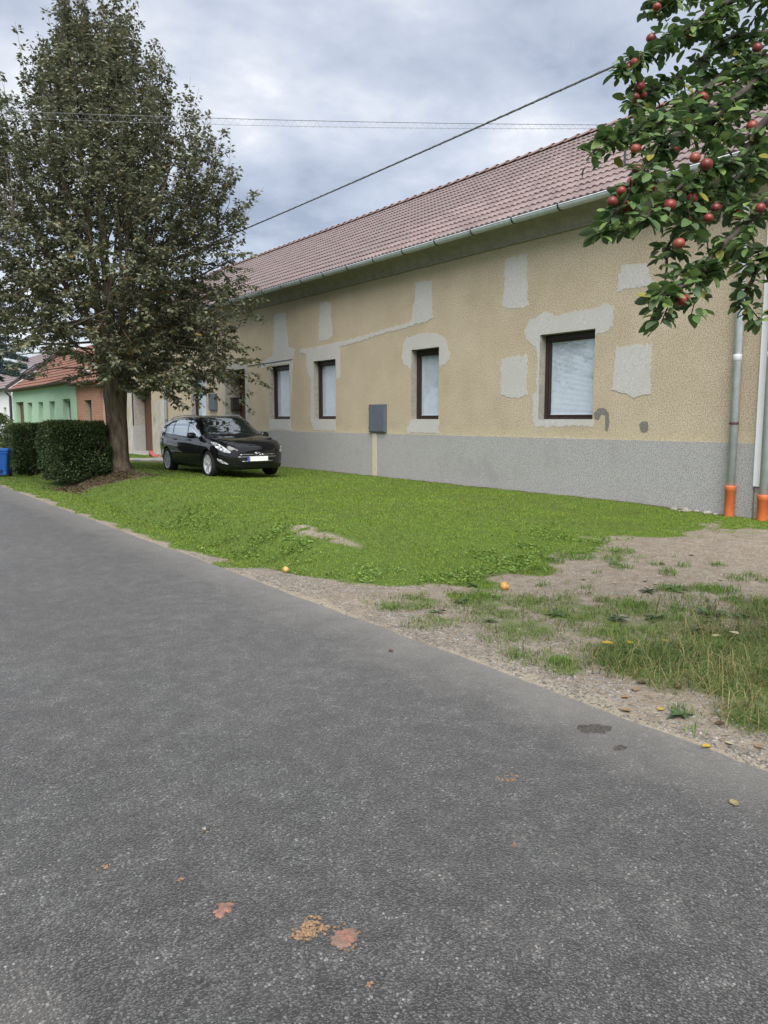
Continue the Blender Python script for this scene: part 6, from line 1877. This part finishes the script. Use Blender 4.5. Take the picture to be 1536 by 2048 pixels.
for i in range(6):
    me = apple_mesh(i, 1.0); me.materials.append((m_apple, m_apple_d, m_apple, m_apple_b, m_apple_d, m_apple)[i]); ap_meshes.append(me)
apple_t, apple_pts, apple_list = apple_tree()
_t = apple_t.location
stem_m = mat('apple_stem', (.09, .07, .04))
for i, (px, py, ds) in enumerate(apple_list):
    p = at(px, py, ds); r = random.uniform(.0235, .032)
    o = link('apple', ap_meshes[i % 6]); o.scale = (r, r, r); o.location = tuple(p)
    o.rotation_euler = (random.uniform(-.35, .35), random.uniform(-.35, .35), random.uniform(0, 6.28))
    o.parent = apple_t; o.matrix_parent_inverse = Matrix.Translation((-_t[0], -_t[1], -_t[2]))
    d = np.linalg.norm(apple_pts - (p + np.array([0, 0, .05])), axis=1); j = int(np.argmin(d)); q = apple_pts[j]
    mb = MB().tube([(p[0], p[1], p[2] + r * .55), (p[0], p[1], p[2] + r * 1.3), tuple((p + np.array([0, 0, .06])) * .5 + q * .5), tuple(q)], [.0017, .0017, .0024, .004], 5)
    mb.build('stem', stem_m, apple_t)

# windfalls on the ground
for i, (x, y, m, lab) in enumerate(((5.07, 5.06, m_apple_y, 'fallen yellow orange apple at the lawn edge beside the bare earth'), (3.86, 7.08, m_apple_y, 'small fallen orange apple by the road edge below the grassy bank'))):
    root = empty('fallen_apple', (x, y, float(ground_z(x, y))))
    me = apple_mesh(20 + i, .042 if i == 0 else .036); me.materials.append(m)
    o = link('fruit', me, None, root); o.location = (x, y, float(ground_z(x, y)) + .036); o.rotation_euler = (1.1, .5, i)
    mb = MB().tube([(x, y - .01, float(ground_z(x, y)) + .062), (x + .012, y - .03, float(ground_z(x, y)) + .075)], .0017, 5); mb.build('stem', stem_m, root)
    tag(root, lab, 'apple')

# ================================================================ BLUE BIN
def blue_bin():
    x, y = 3.93, 23.6
    z = float(ground_z(x, y)) + .005
    b = empty('wheelie_bin', (x, y, z), R(-20)); tag(b, 'blue plastic wheelie bin standing on the grass beside the road', 'bin')
    m = mat('blue_plastic', (.012, .105, .42), (.010, .085, .35), scale=5, rough=.42, spec=.5)
    md = mat('dark_blue_plastic', (.01, .03, .10), (.008, .025, .08), scale=5, rough=.5)
    h = .70
    mb = MB()
    rings = [(.05, .205, .19), (.09, .215, .20), (.12, .212, .197), (h - .06, .262, .25), (h - .055, .285, .27), (h, .287, .272)]
    n = 0
    for zz, ax, ay in rings:
        c = .045
        pts = []
        for sx, sy in ((1, 1), (-1, 1), (-1, -1), (1, -1)):
            a0_ = {(1, 1): 0, (-1, 1): 90, (-1, -1): 180, (1, -1): 270}[(sx, sy)]
            for k in range(4):
                a = R(a0_ + 30 * k); pts.append((sx * (ax - c) + c * math.cos(a), sy * (ay - c) + c * math.sin(a), zz))
        mb.v += pts
    for i in range(len(rings) - 1):
        for k in range(16):
            a = i * 16 + k; q = i * 16 + (k + 1) % 16; mb.f.append((a, q, q + 16, a + 16))
    mb.f.append(tuple(range(15, -1, -1)))
    mb.build('body', m, b, local=True)
    lid = MB().cbox((-.295, -.29, h + .003), (.295, .285, h + .05), .022).cbox((-.27, -.26, h + .045), (.27, .25, h + .075), .02).build('lid', m, b, local=True)
    MB().tube([(-.22, .30, h + .02), (-.22, .345, h + .01), (.22, .345, h + .01), (.22, .30, h + .02)], .014, 6).build('handle', m, b, local=True)
    for s in (-1, 1):
        MB().lathe([(.0, -.03), (.09, -.03), (.10, -.02), (.10, .02), (.09, .03), (0, .03)], 18, Matrix.Translation((s * .24, .17, .095)) @ Matrix.Rotation(R(90), 4, 'Y')).build('wheel', md, b, local=True)
    MB().cbox((-.05, -.235, .12), (.09, -.19, .21), .01).build('foot_recess', md, b, local=True)
blue_bin()

# red corrugated hose by the far pier
mb = MB(); pts = []
for i in range(22):
    t = i / 21; pts.append((11.15 - .32 * math.sin(t * 2.6), 31.9 - 1.5 * t, .06 + .16 * math.sin(math.pi * min(1, t * 1.25)) ** .8))
hz = empty('drain_hose', (11.0, 31.2, .05))
mb.tube(pts, [.085 + (.006 if i % 2 else 0) for i in range(22)], 10).build('hose', mat('faded_red_plastic', (.42, .10, .09), (.33, .075, .07), scale=6, rough=.55), hz, smooth=True)
tag(hz, 'faded red drain hose curving out on the grass behind the black car', 'hose')

# ================================================================ OVERHEAD CABLES AND THEIR POLES
m_cable = mat('grey_cable', (.17, .18, .19), (.12, .125, .13), scale=12, rough=.6)
m_pole = mat('concrete_pole', (.30, .29, .27), (.22, .215, .20), scale=5, rough=.9, bump=.3, bscale=40)
def pole(x, y, h, label, r0=.13):
    z = float(ground_z(x, y)) - .3
    p = empty('utility_pole', (x, y, z)); tag(p, label, 'pole')
    MB().tube([(x, y, z), (x, y, z + h * .5), (x, y, h)], [r0, r0 * .85, r0 * .62], 12).build('shaft', m_pole, p, smooth=True)
    MB().tube([(x - .18, y, h - .25), (x + .18, y, h - .25)], .02, 6).build('crossarm', m_bracket, p)
    MB().lathe([(.02, 0), (.035, .02), (.028, .05), (.035, .08), (.0, .10)], 10, Matrix.Translation((x - .15, y, h - .23))).build('insulator', m_white, p)
pole(9.3, 30.6, 6.95, 'slim concrete pole behind the pear trunk')
pole(9.3, -9.0, 6.9, 'slim concrete pole in the verge beyond the apple tree')
pole(-3.4, 20.7, 7.6, 'concrete pole on the other side of the road')
def sag(p0, p1, s, n=40):
    p0 = Vector(p0); p1 = Vector(p1)
    return [p0.lerp(p1, i / n) + Vector((0, 0, -4 * s * (i / n) * (1 - i / n))) for i in range(n + 1)]
cb = MB()
L1 = sag((9.3, -9.0, 6.72), (9.3, 30.6, 6.72), .24, 60)
cb.tube(L1, .016, 6)
# thinner wrap twisted round it
w = []
for i in range(900):
    t = i / 899; k = t * 60; a = int(min(k, 59)); p = L1[a].lerp(L1[a + 1], k - a); an = t * 39.6 / .28 * 6.283
    w.append(p + Vector((math.cos(an) * .016, 0, math.sin(an) * .016)))
o = cb.tube(w, .006, 3, caps=False).build('overhead_cable', m_cable, smooth=True)
tag(o, 'thick twisted grey overhead cable running along the street', 'cable')

# lashed wire pair crossing the street: two strands with a zigzag spiral between them
P0, P1 = at(-520, 196, 14.0), at(1252, 250, 14.0)
wr = empty('lashed_wire', tuple((P0 + P1) / 2))
up = sag(P0, P1, .10, 60); lo_ = sag(P0 - np.array([0, 0, .10]), P1 - np.array([0, 0, .06]), .13, 60)
MB().tube(up, .0055, 5).build('upper_strand', m_cable, wr); MB().tube(lo_, .0032, 4).build('lower_strand', m_cable, wr)
z_ = []
N_ = 236
for i in range(N_):
    t = i / (N_ - 1); k = t * 60; a = int(min(k, 59)); f = k - a
    u_ = up[a].lerp(up[a + 1], f); l_ = lo_[a].lerp(lo_[a + 1], f)
    d = 1.0 if t < .62 else 1.25
    z_.append(u_.lerp(l_, 0 if i % 2 else d))
MB().tube(z_, .0032, 3, caps=False).build('spiral', m_cable, wr)
tag(wr, 'thin lashed wire with zigzag spiral crossing before the pear tree', 'cable')
# roof bracket that takes the wire
rb = empty('roof_mast', (P1[0], P1[1], 5.6))
zb = EAVE_Z + (P1[0] - GUT_X) * math.tan(ANG)
MB().tube([(P1[0], P1[1], zb - .3), (P1[0], P1[1], P1[2] + .06)], .022, 8).build('post', m_bracket, rb)
MB().lathe([(.022, 0), (.04, .015), (.03, .04), (.04, .06), (0, .075)], 10, Matrix.Translation((P1[0], P1[1], P1[2] + .05))).build('insulator', m_white, rb)
tag(rb, 'short iron mast on the roof edge holding the lashed wire', 'mast')

# ================================================================ FALLEN LEAVES, SQUASHED FRUIT, SPECKS ON THE ROAD
def ground_leaf(x, y, L_, col, z=None, seed=0):
    rr = random.Random(seed)
    n = 9
    zz = (float(ground_z(x, y)) if x > ROAD_X else .015) if z is None else z
    a = rr.uniform(0, 6.28); ca, sa = math.cos(a), math.sin(a)
    mb = MB(); ids = []
    rows = [(0, .02), (.15, .2), (.4, .33), (.65, .30), (.85, .17), (1, .01)]
    cu = rr.uniform(.05, .35)
    for t, w in rows:
        for y_ in (-w, 0, w):
            lx = (t - .5) * L_; ly = y_ * L_; lz = .004 + L_ * (cu * (abs(y_) * 1.2 + (t - .5) ** 2)) + .004 * rr.random()
            mb.v.append((x + lx * ca - ly * sa, y + lx * sa + ly * ca, zz + lz))
    for i in range(len(rows) - 1):
        for j in range(2):
            q = i * 3 + j; mb.f.append((q, q + 1, q + 4, q + 3))
    root = empty('fallen_leaf', (x, y, zz))
    mb.build('blade', mat('dead_leaf_%s' % col[0], col[1], tuple(c * .7 for c in col[1]), scale=60, rough=.7), root, smooth=True)
    MB().tube([(x - .5 * L_ * ca, y - .5 * L_ * sa, zz + .004), (x - .78 * L_ * ca, y - .78 * L_ * sa, zz + .006)], .0011, 4).build('leaf_stalk', stem_m, root)
    return root
YEL = ('yellow', (.42, .30, .03)); PAL = ('pale', (.36, .32, .20)); BRN = ('brown', (.11, .06, .035)); TAN = ('tan', (.24, .16, .085)); OLV = ('olive', (.27, .235, .10))
LV = [(4.25, 3.25, .085, YEL, .05), (4.39, 3.17, .07, YEL, .05), (3.40, 1.99, .055, YEL, 0), (3.50, 1.93, .05, PAL, 0), (3.58, 1.83, .05, TAN, 0), (2.96, 1.60, .055, OLV, 0), (3.45, 2.50, .06, TAN, 0), (4.60, 3.04, .05, YEL, .07),
      (5.05, 2.80, .08, PAL, .09), (4.93, 2.86, .07, PAL, .08), (3.77, 2.67, .07, TAN, 0), (3.62, 2.63, .06, TAN, 0), (5.78, 2.98, .06, PAL, 0), (6.12, 4.62, .05, PAL, 0), (6.40, 4.36, .07, PAL, 0), (7.57, 4.01, .07, PAL, 0),
      (6.25, 3.98, .08, PAL, 0), (6.46, 4.52, .06, TAN, 0), (7.06, 4.08, .06, PAL, 0), (3.07, 4.15, .05, BRN, 0), (3.90, 2.72, .07, BRN, 0), (4.0, 2.55, .07, BRN, 0), (3.7, 2.1, .06, BRN, 0), (6.0, 4.9, .05, BRN, 0),
      (7.3, 4.9, .06, BRN, 0), (8.0, 5.0, .06, BRN, 0), (7.0, 4.6, .05, TAN, 0), (4.6, 2.0, .06, YEL, .06), (3.95, 3.05, .06, PAL, 0), (5.6, 4.5, .05, BRN, 0), (3.62, 2.40, .05, YEL, 0), (5.1, 4.75, .05, TAN, 0)]
NAMES = {'yellow': 'bright yellow fallen leaf', 'pale': 'pale dry fallen leaf', 'brown': 'dark brown curled fallen leaf', 'tan': 'tan withered fallen leaf', 'olive': 'olive yellow fallen leaf lying alone on the asphalt'}
for i, (x, y, l, c, dz) in enumerate(LV):
    z = (float(ground_z(x, y)) if x > ROAD_X else road_z(x, y)) + dz
    o = ground_leaf(x, y, l, c, z, i)
    lab = NAMES[c[0]]
    if c[0] != 'olive': lab += (' caught in the rough grass' if dz > 0 else (' on the asphalt by the gravel' if x < 3.3 else ' lying on the verge earth'))
    tag(o, lab, 'leaf', 'fallen leaves: ' + lab)

def splat(x, y, rx, ry, seed, m, name, lab, holes=0, crumbs=0, rough=.25, parent=None):
    """thin ragged crust pressed on the asphalt"""
    rr = random.Random(seed); n = 38
    rz_ = road_z(x, y); mb = MB(); z = rz_ + .0035
    root = empty(name, (x, y, rz_))
    ph = [rr.uniform(0, 6.28) for _ in range(4)]
    rings = 5
    mb.v.append((x, y, z + .003))
    for j in range(1, rings + 1):
        for k in range(n):
            a = 2 * math.pi * k / n
            q = 1 + rough * (.5 * math.sin(2 * a + ph[0]) + .3 * math.sin(5 * a + ph[1]) + .22 * math.sin(9 * a + ph[2])) + rr.uniform(-.06, .06)
            f = j / rings
            mb.v.append((x + rx * q * f * math.cos(a), y + ry * q * f * math.sin(a), z + .002 * (1 - f ** 3) + rr.uniform(-.0012, .0012) - (.005 if j == rings else 0)))
    for k in range(n): mb.f.append((0, 1 + k, 1 + (k + 1) % n))
    for j in range(1, rings):
        for k in range(n):
            a = 1 + (j - 1) * n + k; b = 1 + (j - 1) * n + (k + 1) % n; mb.f.append((a, a + n, b + n, b))
    mb.build('skin', m, root)
    if crumbs:
        mc = MB()
        for _ in range(crumbs):
            a = rr.uniform(0, 6.28); d = rr.uniform(.6, 1.7); s = rr.uniform(.002, .007)
            cx, cy = x + rx * d * math.cos(a), y + ry * d * math.sin(a)
            mc.lathe([(s, 0), (s * .8, s * .5), (0, s * .7)], 6, Matrix.Translation((cx, cy, rz_ + .001)) @ Matrix.Diagonal((1, rr.uniform(.5, 1), 1, 1)))
        mc.build('crumbs', mat('fruit_crumbs', (.28, .17, .09), (.12, .08, .05), scale=120, rough=.8), root)['kind'] = 'stuff'
    tag(root, lab, 'fruit remains')
m_pulp = mat('dried_apple_skin', (.31, .16, .12), (.19, .10, .078), scale=55, rough=.8, bump=.6, bscale=120, c3=(.17, .125, .10), scale3=30, lo3=.5, hi3=.66)
m_pulp2 = mat('orange_apple_pulp', (.40, .245, .135), (.10, .07, .05), scale=130, rough=.8, bump=.6, bscale=140)
splat(1.19, 1.845, .042, .042, 1, m_pulp, 'squashed_apple', 'round reddish squashed apple skin stuck to the dark asphalt', crumbs=26)
splat(.945, 2.19, .036, .026, 2, m_pulp, 'squashed_apple', 'small bow shaped squashed apple scrap on the asphalt', rough=.75, crumbs=6)
def crumbs_patch(x, y, r, n, seed, lab, smax=.011):
    rr = random.Random(seed); mc = MB()
    rz_ = road_z(x, y); root = empty('apple_pulp', (x, y, rz_))
    for _ in range(n):
        a = rr.uniform(0, 6.28); d = r * math.sqrt(rr.random()) * rr.uniform(.4, 1); s = rr.uniform(.0025, smax)
        cx, cy = x + d * math.cos(a) * 1.2, y + d * math.sin(a)
        mc.lathe([(s, 0), (s * .85, s * .35), (0, s * .45)], 7, Matrix.Translation((cx, cy, rz_ + .001)) @ Matrix.Rotation(rr.uniform(0, 3), 4, 'Z') @ Matrix.Diagonal((1, rr.uniform(.45, .9), 1, 1)))
    mc.build('crumbs', m_pulp2, root)['kind'] = 'stuff'
    mb = MB()
    tag(root, lab, 'fruit remains')
crumbs_patch(1.125, 1.945, .062, 95, 3, 'scattered orange apple pulp beside the round squashed skin')
crumbs_patch(1.075, 1.93, .03, 22, 4, 'loose ring of orange pulp crumbs on the asphalt', .008)
crumbs_patch(2.36, 2.31, .05, 16, 6, 'faint orange pulp smear on the asphalt towards the verge', .011)
crumbs_patch(1.99, 1.91, .018, 7, 7, 'tiny red pulp scrap alone on the asphalt', .010)
crumbs_patch(.70, 2.66, .022, 8, 8, 'tiny tan pulp scrap on the asphalt near the dust', .009)
crumbs_patch(.90, 2.43, .012, 4, 9, 'tiny orange pulp speck beside the bow shaped scrap', .010)
crumbs_patch(1.14, 1.64, .02, 8, 10, 'pale crumb patch on the asphalt below the squashed apple', .007)
# dark damp marks near the verge
m_damp = mat('trodden_earth_stain', (.085, .076, .068), (.028, .025, .023), scale=70, rough=.9)
splat(3.13, 2.46, .085, .07, 12, m_damp, 'trodden_stain', 'larger dark trodden fruit stain on the asphalt near the gravel', rough=.4)
splat(3.04, 2.23, .035, .03, 13, m_damp, 'trodden_stain', 'smaller dark trodden fruit stain on the asphalt', rough=.45)
# hovering insect over the road
ib = empty('flying_insect', tuple(at(413, 1662, 1.6)))
p = Vector(at(413, 1662, 1.6))
MB().lathe([(0, -.008), (.0025, -.006), (.0035, 0), (.003, .005), (0, .008)], 8, Matrix.Translation(p) @ Matrix.Rotation(R(70), 4, 'Y')).build('body', mat('insect_brown', (.05, .04, .02)), ib, smooth=True)
for s in (-1, 1):
    MB().add([tuple(p), tuple(p + Vector((.003, s * .012, .004))), tuple(p + Vector((-.006, s * .011, .003)))], [(0, 1, 2)]).build('wing', mat('insect_wing', (.25, .24, .22)), ib)
tag(ib, 'small brown insect flying just above the asphalt', 'insect')
